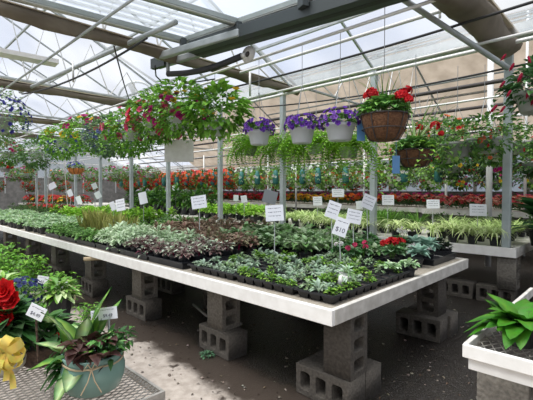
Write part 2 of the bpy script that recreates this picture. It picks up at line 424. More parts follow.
# pipes along the rows and across
def pipe(p, q, r, mat, lab, sag=0, name='overhead_pipe', cat='pipe', n=10):
    p = Vector(p); q = Vector(q); pts = []
    for i in range(n+1):
        t = i/n; v = p.lerp(q, t); v.z -= sag*4*t*(1-t); pts.append(v)
    g = MB(); g.tube(pts, r, 8); return tag(g.build(name, mat, None, True), lab, cat)
pipe(G(20, 92, 2.86), G(176, 22, 2.86), .026, 'galv', 'thick grey pipe rising from the left toward the glazed frame')
pipe(G(22, 94, 2.80), G(147, 38, 2.80), .012, 'rubber', 'thin black cable clipped under the thick grey pipe', .1, 'overhead_cable', 'cable')
pipe(G(392, -8, 2.92), G(508, 68, 2.45), .026, 'galv', 'thick grey brace pipe sloping down to the nearest steel post')
pipe((4.72, -1.5, 2.82), (4.72, 24, 2.82), .022, 'pale_metal', 'pale straight pipe running along the line of posts')
pipe((3.6, -.5, 2.88), (3.6, 22, 2.88), .018, 'pale_metal', 'pale pipe over the back half of the large bench')
pipe((2.98, .2, 2.70), (2.98, 20, 2.70), .014, 'pale_metal', 'slim hanger pipe above the middle of the large bench')
pipe((4.05, -.2, 2.66), (4.05, 20, 2.66), .014, 'pale_metal', 'slim hanger pipe above the far edge of the large bench')
pipe((1.5, 2.0, 2.78), (1.5, 20, 2.78), .014, 'galv', 'slim hanger pipe above the left aisle')
pipe((3.62, -.5, 2.80), (3.62, 6.5, 2.84), .012, 'rubber', 'thin black cable drooping under the pale pipe', .12, 'overhead_cable', 'cable', 24)
pipe((4.7, -1, 2.70), (4.7, 5, 2.72), .011, 'rubber', 'thin black cable looping beside the post line pipe', .16, 'overhead_cable', 'cable', 24)
pipe((6.9, -2, 2.98), (6.9, 18, 2.98), .034, 'dark_pipe', 'dark brown heating pipe in front of the beige cloth')
pipe((9.0, -2, 3.02), (9.0, 18, 3.02), .034, 'dark_pipe', 'second dark heating pipe farther behind in front of the cloth')
pipe((8.0, -2, 2.6), (8.0, 18, 2.6), .028, 'pale_metal', 'pale hanger pipe above the far benches')
pipe((6.3, -2, 2.62), (6.3, 16, 2.62), .016, 'pale_metal', 'pale hanger pipe above the spider plant bench')
pipe((10.6, -3, 2.72), (10.6, 20, 2.72), .03, 'dark_pipe', 'third dark heating pipe near the far wall')
pipe((11.8, -3, 2.45), (11.8, 20, 2.45), .03, 'pale_metal', 'pale pipe nearest the far glazed wall')
for k_, (x_, z_) in enumerate(((9.4, 4.4), (10.5, 3.75), (11.9, 3.0))): pipe((x_, -3, z_-.08), (x_, 17.5, z_-.08), .03, 'old_plank', 'grey purlin pressed against the beige cloth, '+['upper', 'middle', 'lower'][k_]+' one')
pipe((9.9, -3, 3.9), (9.9, 9.6, 3.9), .022, 'galv', 'grey purlin pipe under the upper part of the beige cloth')
pipe((11.2, -3, 3.2), (11.2, 9.6, 3.2), .022, 'galv', 'grey purlin pipe under the lower part of the beige cloth')
pipe((8.3, -2, 1.98), (8.3, 18, 1.98), .02, 'pale_metal', 'pale lower rail carrying the distant red flower baskets')
# drop rods that carry the pale pipes
for (px, py0, py1, lab) in ((440, 3, 18, 'white drop rod left of the top right curtain'), (490, 13, 47, 'white drop rod in front of the top right curtain'), (250, 72, 96, 'white drop rod behind the black tube'), (73, 62, 82, 'white drop rod behind the white ceiling panel')):
    d = 3.9 if px > 400 else 5
    a = PD(px, py0, d); b = PD(px, py1, d); b.x, b.y = a.x, a.y
    g = MB(); g.tube([a, b], .014, 6); tag(g.build('drop_rod', 'pale_metal', None, True), lab, 'rod')

# round exhaust fan housing far left behind flowers
c = PD(137, 101, 9.0); t = thing('ceiling_fan_housing', 'round metal fan housing above the pink petunia basket', 'fan', c, YAW+PI/2)
g = MB(); pr = []
for j in range(24): pr.append((.44*math.cos(2*PI*j/24), 0, .44*math.sin(2*PI*j/24)))
g.tube(pr+[pr[0]], .03, 6); g.build('fan_ring', 'galv', t, True)
g = MB()
for k in range(5):
    a = 2*PI*k/5; u = Vector((math.cos(a), 0, math.sin(a))); v = Vector((-math.sin(a), 0, math.cos(a)))
    g.add([u*.05-v*.03, u*.40-v*.08+Vector((0, .06, 0)), u*.40+v*.08, u*.05+v*.03+Vector((0, .03, 0))], [(0, 1, 2, 3)])
g.build('fan_blades', 'grey_pot', t)
g = MB(); g.lathe([(.07, -.05), (.07, .05)], 12); o = g.build('fan_motor', 'dark_beam', t); o.rotation_euler = (PI/2, 0, 0)

# glazed frame overhead (two hinged vent panels) + dark beam + black tube
ZF = 2.98
fr = thing('hanging_glazed_frame', 'grey aluminium framed clear panels hanging overhead at top left', 'glazed frame', (0, 0, 0))
A0 = G(5, -6, ZF); A1 = G(185, 41, ZF); B1 = G(318, -4, ZF); C0 = G(140, -6, ZF); C1 = G(238, 23, ZF)
def rail(a, b, w, nm):
    g = MB(); g.beam(a, b, w, .05); g.build(nm, 'alu_frame', fr)
    g = MB(); t = (b-a).normalized(); u = t.cross(Vector((0, 0, 1)))*w*.28
    g.beam(a+u-Vector((0, 0, .03)), b+u-Vector((0, 0, .03)), w*.3, .012); g.build('glazing_bead', 'alu_light', fr)
rail(A0, A1, .105, 'frame_rail'); rail(C0, C1, .105, 'frame_rail'); rail(A1, B1, .10, 'frame_rail')
E0 = A0+(A0-A1)*.35; E1 = C0+(C0-C1)*.7
def pane(a, b, c, d):
    g = MB(); g.add([a, b, c, d], [(0, 1, 2, 3)]); g.build('pane', 'panel_glazing', fr)
up = Vector((0, 0, .02)); pane(E0+up, A1+up, C1+up, E1+up)
E2 = B1+(E1-C1); pane(E1+up, C1+up, B1+up, E2+up)
for i in range(1, 6):     # thin bars in the clear panels
    a = E0.lerp(E1, i/6)+up*2; b = A1.lerp(C1, i/6)+up*2; g = MB(); g.beam(a, b, .014, .02); g.build('glazing_bar', 'alu_light', fr)
for k, (px, py) in enumerate(((183, 43), (238, 27), (303, 2))):
    p = G(px, py, ZF-.06); g = MB(); g.box((-.05, -.03, -.05), (.05, .03, .04)); o = g.build('corner_bracket', 'dark_beam', fr); o.location = p; o.rotation_euler = (0, 0, YAW+.4); bevel(o)
db = thing('dark_track_beam', 'dark steel beam running below the glazed frame', 'beam', (0, 0, 0))
g = MB(); a = G(196, 50, 2.86); b = G(420, -18, 2.86); g.beam(a, b, .24, .12); bevel(g.build('beam_body', 'dark_beam', db))
g = MB(); g.beam(a+Vector((0, 0, -.055)), b+Vector((0, 0, -.055)), .06, .014); g.build('beam_flange', 'rubber', db)
for (p0, p1) in (((157, 57), (240, 33)), ((158, 66), (300, 22))):
    a = G(*p0, 2.84); b = G(*p1, 2.84); g = MB(); g.beam(a, b, .07, .075); bevel(g.build('track_rail', 'galv', db), .012)
g = MB(); p = G(159, 62, 2.84); g.box((-.03, -.12, -.07), (.03, .12, .05)); o = g.build('end_bracket', 'dark_beam', db); o.location = p; o.rotation_euler = (0, 0, YAW-.6)
tb = thing('black_exhaust_tube', 'black tube ending in a round metal flange under the beam', 'tube', (0, 0, 0))
a = G(168, 74, 2.68); b = G(242, 56, 2.68); pts = []
for i in range(13):
    t_ = i/12; v = a.lerp(b, t_); v.z -= .05*math.sin(PI*t_); pts.append(v)
g = MB(); g.tube(pts, .034, 10); g.build('tube', 'rubber', tb, True)
dv = (b-a).normalized(); g = MB(); g.tube([b, b+dv*.05], .028, 10); g.build('collar', 'pale_metal', tb, True)
g = MB(); g.tube([b+dv*.05, b+dv*.07], .02, 10); g.lathe([(.085, -.012), (.085, 0), (.02, .006)], 20); 
g = MB(); g.lathe([(.022, -.012), (.085, -.008), (.085, .004), (.02, .012)], 24); o = g.build('flange', 'old_paint', tb, True)
o.location = b+dv*.08; o.rotation_euler = (-F*.8-dv*.5).to_track_quat('Z', 'Y').to_euler()
g = MB(); g.lathe([(.01, .006), (.03, .013), (.012, .03)], 12); o2 = g.build('flange_hub', 'dark_pipe', tb, True); o2.location = o.location; o2.rotation_euler = o.rotation_euler
g = MB(); g.tube([a+Vector((0, 0, .02)), a+Vector((0, 0, .16))], .022, 8); g.build('hanger_bolt', 'galv', tb, True)
# looping black hose at the end of the rail
pts = []
for px, py in ((155, 66), (156, 76), (163, 83), (178, 85), (196, 82), (215, 79)): pts.append(G(px, py, 2.70))
g = MB(); g.tube(pts, .009, 6); tag(g.build('looping_hose', 'rubber', None, True), 'thin black hose looping from the rail end beside the tube', 'hose')
pts = [G(px, py, 2.66) for px, py in ((114, 46), (118, 62), (124, 84), (131, 106))]
g = MB(); g.tube(pts, .008, 6); tag(g.build('dangling_cable', 'dark_pipe', None, True), 'dark cord hanging down to the pink petunia basket', 'cord')

# ================================================================== BENCHES
X0, X1, Y0, Y1 = 1.714, 3.90, 1.178, 14.0
t = thing('plant_bench', 'large low plant bench with white edge boards in the centre', 'bench', (X0, Y0, 0))
g = MB(); g.box((.03, .03, TOP-.035), (X1-X0-.03, Y1-Y0, TOP-.004)); g.build('bench_top', 'bench_wood', t)
BH = .082
L_ = Y1-Y0; segs = [0, 3.1, 6.6, 10, L_]
for i in range(4):
    g = MB(); g.box((0, segs[i]+.003, TOP-BH), (.032, segs[i+1], TOP+.004)); bevel(g.build('front_board', 'white_paint', t), .003)
g = MB(); g.box((.033, 0, TOP-BH), (X1-X0, .032, TOP+.004)); bevel(g.build('end_board', 'old_paint', t), .003)
g = MB(); g.box((X1-X0-.03, .033, TOP-BH), (X1-X0, L_, TOP+.004)); g.build('back_board', 'old_paint', t)
g = MB()
for k in range(10): g.box((.04, .15+k*1.2, TOP-.08), (X1-X0-.04, .19+k*1.2, TOP-.036))
g.build('cross_joists', 'bench_wood', t)

# bench two: behind, posts rise through notches
BX0, BX1 = 4.92, 7.0; BY0 = 1.03
t = thing('plant_bench', 'second plant bench behind the posts with white edge board under spider plants', 'bench', (BX0, BY0, 0))
g = MB(); ys = sorted(y-BY0 for y in post_y if y > BY0 and y < 15); pv = .0
g.box((.24, .0, TOP-.035), (BX1-BX0, 15, TOP-.004))
for y in ys+[15.07]:
    if y-.07 > pv+.02: g.box((.03, pv, TOP-.035), (.24, y-.07, TOP-.004))
    pv = y+.07
g.build('bench_top', 'pale_board', t)
g = MB(); g.box((0, -.02, TOP-.10), (.03, 15, TOP+.004)); bevel(g.build('front_board', 'white_paint', t), .003)
g = MB(); g.box((.031, -.02, TOP-.10), (BX1-BX0, .01, TOP+.004)); g.build('end_board', 'old_paint', t)
# bench three and four far
t = thing('plant_bench', 'far plant bench carrying the rows of marigolds and begonias', 'bench', (9.4, -2, 0))
g = MB(); g.box((0, 0, TOP-.08), (2.1, 18, TOP)); g.build('bench_top', 'pale_board', t)
for k in range(7):
    g = MB(); g.box((.1, .3+k*2.8, 0), (.2, .4+k*2.8, TOP-.08)); g.build('leg', 'old_plank', t); g = MB(); g.box((1.9, .3+k*2.8, 0), (2.0, .4+k*2.8, TOP-.08)); g.build('leg', 'old_plank', t)
t.scale = (1, 1, .86/TOP)
# bench behind the right edge
t = thing('plant_bench', 'plant bench at the right edge beyond the spider plants', 'bench', (4.95, -1.6, 0))
g = MB(); g.box((0.03, 0, TOP-.035), (1.9, 2.4, TOP-.004)); g.build('bench_top', 'pale_board', t)
g = MB(); g.box((0, 0, TOP-.12), (.03, 2.43, TOP+.004)); g.build('front_board', 'old_paint', t)
g = MB(); g.box((.031, 2.4, TOP-.12), (1.9, 2.43, TOP+.004)); g.build('end_board', 'old_paint', t)

# ------------------------------------------------------------------ concrete blocks (cores run along local Z)
def block_mesh(L=.39, W=.19, Hh=.19, cores=3):
    cu = bpy.data.curves.new('b', 'CURVE'); cu.dimensions = '2D'; cu.fill_mode = 'BOTH'; cu.extrude = Hh/2-.004; cu.bevel_depth = .004; cu.bevel_resolution = 1
    def spl(pts):
        s_ = cu.splines.new('POLY'); s_.points.add(len(pts)-1); s_.use_cyclic_u = True
        for i, p in enumerate(pts): s_.points[i].co = (p[0], p[1], 0, 1)
    a, b = L/2-.004, W/2-.004; spl([(-a, -b), (-.02, -b), (.02, -b), (a, -b), (a, b), (-a, b)])
    cw = (L-.03*(cores+1))/cores
    for k in range(cores):
        cx = -L/2+.03+cw/2+k*(cw+.03); hx, hy = cw/2-.004, W/2-.036; c_ = .02; q = []
        for sx, sy, a0 in ((1, 1, 0), (-1, 1, 90), (-1, -1, 180), (1, -1, 270)):
            for s2 in range(4):
                an = math.radians(a0+s2*30); q.append((cx+sx*(hx-c_)+c_*math.cos(an), sy*(hy-c_)+c_*math.sin(an)))
        spl(q)
    o = bpy.data.objects.new('b', cu); C.objects.link(o); dg = bpy.context.evaluated_depsgraph_get()
    me = bpy.data.meshes.new_from_object(o.evaluated_get(dg)); bpy.data.objects.remove(o); return me
BM3 = block_mesh(cores=3); BM2 = block_mesh(cores=2)
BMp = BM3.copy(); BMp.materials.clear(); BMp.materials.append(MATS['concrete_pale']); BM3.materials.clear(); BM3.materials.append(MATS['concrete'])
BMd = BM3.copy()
def block(loc, rot, me, lab, grp='concrete blocks under the benches'):
    o = bpy.data.objects.new('concrete_block', me); C.objects.link(o); o.location = loc; o.rotation_euler = rot
    return tag(o, lab, 'concrete block', grp)
# lying on its long side, cores facing X, long along Y:  L->Y, cores(Z)->X
def flat_x(x, y, lab, z=.096, rz=0, me=None): return block((x, y, z), Euler((PI/2, 0, PI/2+rz)), me or BM3, lab)
def flat_y(x, y, lab, z=.096, rz=0, me=None): return block((x, y, z), Euler((PI/2, 0, rz)), me or BM3, lab)
def stand(x, y, lab, core='y', z=.19+.194, rz=0, me=None):
    # long axis vertical; core axis along y or x
    M = Matrix(((0, 1, 0), (0, 0, 1), (1, 0, 0))) if core == 'y' else Matrix(((0, 0, 1), (0, -1, 0), (1, 0, 0)))
    e = (Matrix.Rotation(rz, 3, 'Z') @ M).to_euler(); return block((x, y, z), e, me or BM3, lab)
posn = [(2.03, 1.30), (2.03, 2.45), (2.03, 3.72), (2.03, 4.95), (2.03, 6.2), (2.03, 7.5), (2.03, 9.0)]
wd = ['under the near corner of the large bench', 'of the second pillar along the large bench', 'of the third pillar along the large bench', 'of the fourth pillar along the large bench',
      'of the fifth pillar along the large bench', 'of the sixth pillar along the large bench', 'of the seventh pillar along the large bench']
for i, (x, y) in enumerate(posn):
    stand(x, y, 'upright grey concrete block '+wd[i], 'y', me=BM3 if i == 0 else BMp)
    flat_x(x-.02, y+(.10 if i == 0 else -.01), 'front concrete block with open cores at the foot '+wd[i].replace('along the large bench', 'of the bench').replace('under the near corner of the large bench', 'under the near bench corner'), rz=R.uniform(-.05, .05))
    if i < 1: flat_x(x+.175, y+(.10 if i == 0 else -.01), 'rear lying concrete block at the foot '+wd[i])
wr = ['under the right end of the large bench', 'behind the second pillar, back row', 'behind the third pillar, back row', 'behind the fourth pillar, back row', 'behind the fifth pillar, back row']
for i, y in enumerate((1.38, 2.6, 3.85, 5.1, 6.4)):
    x = 3.56
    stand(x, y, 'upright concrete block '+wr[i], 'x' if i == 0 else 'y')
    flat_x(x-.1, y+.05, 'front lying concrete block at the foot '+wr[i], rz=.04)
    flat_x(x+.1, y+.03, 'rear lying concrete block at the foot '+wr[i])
# extra blocks scattered under the left bench
flat_x(2.7, 3.3, 'lying concrete block in the shade between the pillars of the large bench'); flat_x(2.75, 4.4, 'lying concrete block in the dark behind the third pillar')
for i, (y, l) in enumerate(((1.11, 'under the right end of the spider plant bench'), (2.9, 'under the spider plant bench behind the right pillar'))):
    stand(5.07 if i == 0 else 5.2, y, 'upright concrete block '+l, 'y', me=BMp)
    flat_x(5.1, y+.12, 'lying concrete block '+l)
    flat_x(5.1, y+.55, 'second lying concrete block with open cores '+l)
    flat_x(5.1, y+.98, 'third lying concrete block with open cores '+l)
for y in (4.7, 6.5, 8.5, 10.5, 12.5): stand(5.25 if y != 6.5 else 5.3, y, 'distant upright concrete block under the second bench', 'y'); flat_x(5.25, y, 'distant lying concrete block under the second bench')
stand(5.2, .5, 'upright concrete block below the right edge bench', 'y', me=BMp); flat_x(5.2, .55, 'lying concrete block below the right edge bench')

# near right bench
DX, DY = 1.735, .52
t = thing('mesh_bench', 'white framed wire mesh bench at the lower right corner', 'bench', (DX, DY, 0))
g = MB(); g.box((0, -2, TOP-.10), (.03, 0, TOP-.035)); bevel(g.build('lower_board', 'white_paint', t), .003)
g = MB(); g.box((-.018, -2, TOP-.05), (.0, .018, TOP+.004)); bevel(g.build('upper_board', 'white_paint', t), .003)
g = MB(); g.box((.001, .0, TOP-.05), (1.3, .020, TOP+.004)); bevel(g.build('end_board', 'old_paint', t), .003)
def wiremesh(mb, x0, x1, y0, y1, z, sx=.032, sy=.014, r=.0016):
    # expanded metal: two sets of crossing diagonal strands
    dx, dy = x1-x0, y1-y0; k = sx/sy
    for sgn in (1, -1):
        c = -dx/k-dy if sgn == 1 else 0
        vals = []
        c0 = y0-(x1/k) if sgn == 1 else y0+x0/k
        c1 = y1-(x0/k) if sgn == 1 else y1+x1/k
        n = int((c1-c0)/(sy*2))+1
        for i in range(n):
            cc = c0+i*sy*2
            # y = cc + sgn*x/k
            pts = []
            for x in (x0, x1):
                pts.append((x, cc+sgn*x/k))
            (xa, ya), (xb, yb) = pts
            def cl(xa, ya, xb, yb):
                if ya > yb: xa, ya, xb, yb = xb, yb, xa, ya
                if yb < y0 or ya > y1: return None
                if ya < y0: q = (y0-ya)/(yb-ya); xa += (xb-xa)*q; ya = y0
                if yb > y1: q = (y1-ya)/(yb-ya); xb = xa+(xb-xa)*q; yb = y1
                return xa, ya, xb, yb
            r_ = cl(xa, ya, xb, yb)
            if r_ and abs(r_[1]-r_[3]) > .002: mb.tube([(r_[0], r_[1], z), (r_[2], r_[3], z)], r, 4, caps=False)
g = MB(); wiremesh(g, 0, 1.0, -.9, 0, TOP-.025, .040, .020, .0022); g.build('mesh_top', 'mesh_metal', t)
g = MB()
for k in range(4): g.box((.03, -.35-k*.5, TOP-.09), (1.3, -.31-k*.5, TOP-.03))
g.build('cross_joists', 'bench_wood', t)
stand(1.93, .42, 'pale upright concrete block under the lower right mesh bench', 'y', z=.36, me=BMp)
flat_x(1.93, .40, 'lying concrete block under the lower right mesh bench', z=.08)
bpy.data.objects[-1] if False else None

# near left wire mesh table
TZ = .50; TX, TY0 = G(161, 391, TZ).xy
t = thing('mesh_table', 'rusty wire mesh display table at the lower left corner', 'table', (TX, TY0, 0))
g = MB(); wiremesh(g, -1.35, 0, 0, 1.25, TZ-.006, .026, .0125, .0021); g.build('mesh_top', 'mesh_metal', t)
g = MB(); g.box((-1.36, -.012, TZ-.035), (.012, 0, TZ)); g.box((0, -.0, TZ-.035), (.012, 1.25, TZ)); g.box((-1.36, 1.25, TZ-.035), (.012, 1.262, TZ)); g.box((-1.36, 0, TZ-.035), (-1.35, 1.25, TZ))
g.box((-.62, 0, TZ-.03), (-.60, 1.25, TZ-.009)); g.build('table_frame', 'mesh_metal', t)
for (x, y) in ((-.02, .02), (-.02, 1.22), (-1.33, .02), (-1.33, 1.22)):
    g = MB(); g.tube([(x, y, 0), (x, y, TZ-.035)], .015, 6); g.build('leg', 'mesh_metal', t)

# ================================================================== TRAYS
def tray(loc, rz, nx, ny, cell, lab, grp='black seedling trays', h=.050, solid=False):
    t = thing('seedling_tray', lab, 'seedling tray', loc, rz, grp)
    L, W = nx*cell, ny*cell; g = MB()
    # rim
    e = .012
    for a, b in (((-L/2-e, -W/2-e), (L/2+e, -W/2)), ((-L/2-e, W/2), (L/2+e, W/2+e)), ((-L/2-e, -W/2), (-L/2, W/2)), ((L/2, -W/2), (L/2+e, W/2))):
        g.box((*a, h-.008), (*b, h+.004))
    if not solid:
        for i in range(1, nx): g.box((-L/2+i*cell-.004, -W/2, h-.004), (-L/2+i*cell+.004, W/2, h))
        for j in range(1, ny): g.box((-L/2, -W/2+j*cell-.004, h-.0045), (L/2, -W/2+j*cell+.004, h-.0005))
        for i in range(nx):
            for j in range(ny):
                cx, cy = -L/2+(i+.5)*cell, -W/2+(j+.5)*cell; a, b = cell*.47, cell*.34
                vs = [(cx+sx*a, cy+sy*a, h-.003) for sx, sy in ((-1,-1),(1,-1),(1,1),(-1,1))]+[(cx+sx*b, cy+sy*b, .001) for sx, sy in ((-1,-1),(1,-1),(1,1),(-1,1))]
                g.add(vs, [(4,5,1,0),(5,6,2,1),(6,7,3,2),(7,4,0,3),(7,6,5,4)])
    else:
        g.box((-L/2, -W/2, 0), (L/2, W/2, .004))
        for a, b in (((-L/2-.002, -W/2-.002), (L/2+.002, -W/2+.002)), ((-L/2-.002, W/2-.002), (L/2+.002, W/2+.002)), ((-L/2-.002, -W/2), (-L/2+.002, W/2)), ((L/2-.002, -W/2), (L/2+.002, W/2))):
            g.box((*a, .0), (*b, h-.004))
    g.build('cell_tray', 'black_plastic', t)
    if not solid:
        s = MB()
        for i in range(nx):
            for j in range(ny):
                cx, cy = -L/2+(i+.5)*cell, -W/2+(j+.5)*cell; a = cell*.43
                s.add([(cx-a, cy-a, h-.014), (cx+a, cy-a, h-.014), (cx+a, cy+a, h-.014), (cx-a, cy+a, h-.014)], [(0, 1, 2, 3)])
        s.build('potting_soil', 'soil', t)
    return t
# seedling prototypes (single meshes)
def seedling(kind):
    g = MB()
    if kind == 'silver': 
        stems(g, 3, .03, SV, .002, .01)
        for _ in range(22):
            d = rdir(.05, .9); g.leaf(Vector((0, 0, .012))+d*.006, d, R.uniform(.04, .066), .024, jit((.21, .27, .20)), droop=.25, mid=.6)
    elif kind == 'green':
        stems(g, 3, .03, GR, .002, .01); mound(g, 44, .04, .052, .03, .015, [(.13, .23, .05), (.17, .27, .07), (.08, .16, .04)], .015)
    else:
        mound(g, 34, .045, .05, .03, .016, [(.15, .22, .11), (.19, .25, .16)], .015)
    return g
SEED = {}
def put_seed(kind, x, y, z, lab, grp, k):
    key = (kind, k)
    if key not in SEED:
        o = seedling(kind).build({'silver': 'silver_seedling', 'green': 'green_seedling', 'mixed': 'pale_green_seedling'}[kind], 'leaf'); SEED[key] = o
    else: o = SEED[key].copy(); C.objects.link(o)
    o.location = (x, y, z); o.rotation_euler = (0, 0, R.uniform(0, 6)); s_ = R.uniform(.72, 1.15); o.scale = (s_, s_, s_*R.uniform(.9, 1.2)); tag(o, lab, 'seedling', grp)
cell = .0875
def fill_tray(cx, cy, rz, nx, ny, kinds, word, p=.85, cell=cell):
    tray((cx, cy, TOP-.002), rz, nx, ny, cell, 'black plastic cell tray of seedlings '+word)
    for i in range(nx):
        for j in range(ny):
            if R.random() > p: continue
            lx, ly = -nx*cell/2+(i+.5)*cell, -ny*cell/2+(j+.5)*cell
            x = cx+lx*math.cos(rz)-ly*math.sin(rz); y = cy+lx*math.sin(rz)+ly*math.cos(rz)
            kd = kinds[j % len(kinds)] if len(kinds) > 1 else kinds[0]
            if R.random() < .15: kd = R.choice(['silver', 'green', 'mixed'])
            wk = {'silver': 'silver leaved', 'green': 'bright green', 'mixed': 'pale grey green'}[kd]
            put_seed(kd, x, y, TOP+.033, wk+' seedling in the black tray '+word, wk+' seedlings in the tray '+word, R.randrange(3))
W3, L6 = 3*cell+.03, 6*cell+.03
fill_tray(X0+.085+L6/2, 1.375, 0, 6, 3, ['green', 'silver', 'green'], 'at the near bench corner', .74)
fill_tray(X0+.085+L6*1.5, 1.375, 0, 6, 3, ['green', 'mixed'], 'along the end board right of the corner', .55)
ty = 1.375+W3/2+L6/2
for r_ in range(3):
    for c_ in range(2):
        w = (('front', 'second', 'third')[r_]+' row, '+('nearer', 'farther')[c_]+' one along the front board')
        fill_tray(X0+.085+W3/2+r_*W3, ty+c_*L6, PI/2, 6, 3, [['green', 'silver', 'green'], ['silver', 'mixed', 'silver'], ['mixed', 'green', 'silver']][(r_+c_) % 3], w, .72)
fill_tray(X0+.085+W3*3.5, ty, PI/2, 6, 3, ['silver', 'mixed'], 'inmost row beside the begonias', .75)

# ================================================================== POTTED PLANTS
def black_pot(t, r=.05, h=.075, mat='black_plastic', n=14):
    g = MB(); g.lathe(round_pot(r, h, .004), n); g.build('pot', mat, t, False)
def plant(kind, pot_r=.052, pot_h=.08):
    """returns (list of (partname, mb, mat))"""
    g = MB(); z = pot_h; parts = []
    if kind == 'silvergreen': stems(g, 4, z+.05, DG); mound(g, 54, .095, .11, .07, .05, [(.19, .26, .15), (.27, .34, .22), (.09, .16, .06)], z+.03)
    elif kind == 'coleus': stems(g, 4, z+.05, WINE); mound(g, 54, .09, .12, .062, .042, [(.12, .045, .045), (.17, .085, .075), (.20, .15, .11), (.10, .12, .06)], z+.04, edge=(.24, .19, .14))
    elif kind == 'maroon': stems(g, 3, z+.03, WINE); mound(g, 30, .07, .07, .05, .03, [(.07, .015, .03), (.11, .03, .045)], z+.01, edge=(.22, .20, .17)); mound(g, 9, .08, .09, .05, .03, [(.32, .36, .28)], z+.02)
    elif kind == 'variegated': stems(g, 4, z+.06, GR); mound(g, 60, .10, .11, .07, .027, [(.22, .32, .18), (.34, .42, .28), (.12, .22, .09)], z+.03, edge=(.46, .52, .40), zmin=-.25)
    elif kind == 'snake':
        for _ in range(15):
            a = R.uniform(0, 6.3); g.blade((math.cos(a)*.02, math.sin(a)*.02, z*.9), (math.cos(a)*.22, math.sin(a)*.22, 1), R.uniform(.18, .31), .028, jit((.12, .15, .05)), arch=.12, edge=(.30, .29, .11))
    elif kind == 'palegreen': mound(g, 50, .085, .055, .045, .034, [(.26, .36, .22), (.34, .43, .30), (.18, .28, .13)], z+.005)
    elif kind == 'trailgreen': mound(g, 55, .10, .09, .05, .038, [(.12, .22, .07), (.17, .28, .11), (.07, .14, .04)], z+.01, zmin=-.4)
    elif kind == 'bright': stems(g, 4, z+.08, GR); mound(g, 60, .10, .13, .06, .035, [(.20, .36, .06), (.14, .27, .05), (.27, .42, .10)], z+.03)
    elif kind == 'spider':
        for _ in range(42):
            a = R.uniform(0, 6.3); g.blade((0, 0, z), (math.cos(a), math.sin(a), R.uniform(.7, 2.2)), R.uniform(.22, .34), .016, jit((.20, .30, .09)), arch=R.uniform(.75, 1.05), edge=(.56, .60, .36))
    elif kind == 'grass':
        for _ in range(46):
            a = R.uniform(0, 6.3); g.blade((math.cos(a)*.02, math.sin(a)*.02, z), (math.cos(a), math.sin(a), R.uniform(1.3, 5)), R.uniform(.24, .40), .014, jit((.10, .20, .045)), arch=R.uniform(.25, .6))
    elif kind == 'palegrass':
        for _ in range(46):
            a = R.uniform(0, 6.3); g.blade((math.cos(a)*.02, math.sin(a)*.02, z), (math.cos(a), math.sin(a), R.uniform(1, 3)), R.uniform(.16, .28), .015, jit((.26, .36, .13)), arch=R.uniform(.4, .8), edge=(.42, .50, .26))
    elif kind == 'tall':
        stems(g, 5, z+.3, DG, .004, .05); mound(g, 75, .15, .24, .13, .05, [DG, GR, (.05, .11, .03)], z+.12, zmin=-.6, flat=.2)
    elif kind == 'box': stems(g, 4, z+.08, DG); mound(g, 80, .15, .15, .045, .03, [(.035, .075, .02), (.055, .11, .03)], z+.03, zmin=-.2)
    elif kind == 'kale':
        for _ in range(46):
            d = rdir(-.05, .95); l = R.uniform(.07, .11); g.leaf(Vector((0, 0, z+.045))+d*.035, d+Vector((0, 0, .25)), l, .065, jit((.13, .23, .18)), droop=.45, edge=(.24, .34, .28))
    elif kind == 'darkleaf': mound(g, 40, .08, .07, .06, .04, [(.03, .045, .03), (.05, .07, .04)], z+.01)
    elif kind in ('begonia', 'cyclamen'):
        mound(g, 42, .085, .075, .06, .045, [(.05, .12, .04), (.14, .22, .13), (.07, .14, .06)], z+.02); stems(g, 4, z+.1, GR, .002, .03)
    return g
PROTO = {}
NM = {'silvergreen': 'silver_leaf_plant', 'coleus': 'coleus_plant', 'maroon': 'maroon_leaf_plant', 'variegated': 'variegated_plant', 'snake': 'striped_blade_plant', 'palegreen': 'pale_green_plant',
      'trailgreen': 'trailing_green_plant', 'bright': 'bright_green_plant', 'spider': 'spider_plant', 'grass': 'grass_plant', 'palegrass': 'pale_grass_plant', 'tall': 'tall_leafy_plant', 'box': 'dark_bushy_plant',
      'kale': 'ornamental_kale', 'darkleaf': 'dark_leaf_plant', 'begonia': 'begonia_plant', 'cyclamen': 'cyclamen_plant'}
def place(kind, x, y, lab, grp=None, z=TOP-.001, sc=1, r=.052, h=.08, var=3):
    k = (kind, R.randrange(var))
    if k not in PROTO:
        t = thing(NM[kind], lab, 'potted plant', (x, y, z), 0, grp); black_pot(t, r, h); plant(kind, r, h).build('foliage', 'leaf', t)
        PROTO[k] = t; t.rotation_euler = (0, 0, R.uniform(0, 6)); t.scale = (sc,)*3
        return t
    t = dup(PROTO[k], (x, y, z), R.uniform(0, 6), sc*R.uniform(.82, 1.2), lab, grp); 
    if not grp and 'group' in t: del t['group']
    return t
def band(kind, x0, x1, y0, y1, sx, sy, lab, grp, sc=1, z=TOP-.001, p=1, **kw):
    x = x0
    while x <= x1+1e-6:
        y = y0+R.uniform(0, sy*.3)
        while y <= y1+1e-6:
            if R.random() <= p*.94: place(kind, x+R.uniform(-.025, .025), y+R.uniform(-.025, .025), lab, grp, z, sc, **kw)
            y += sy
        x += sx
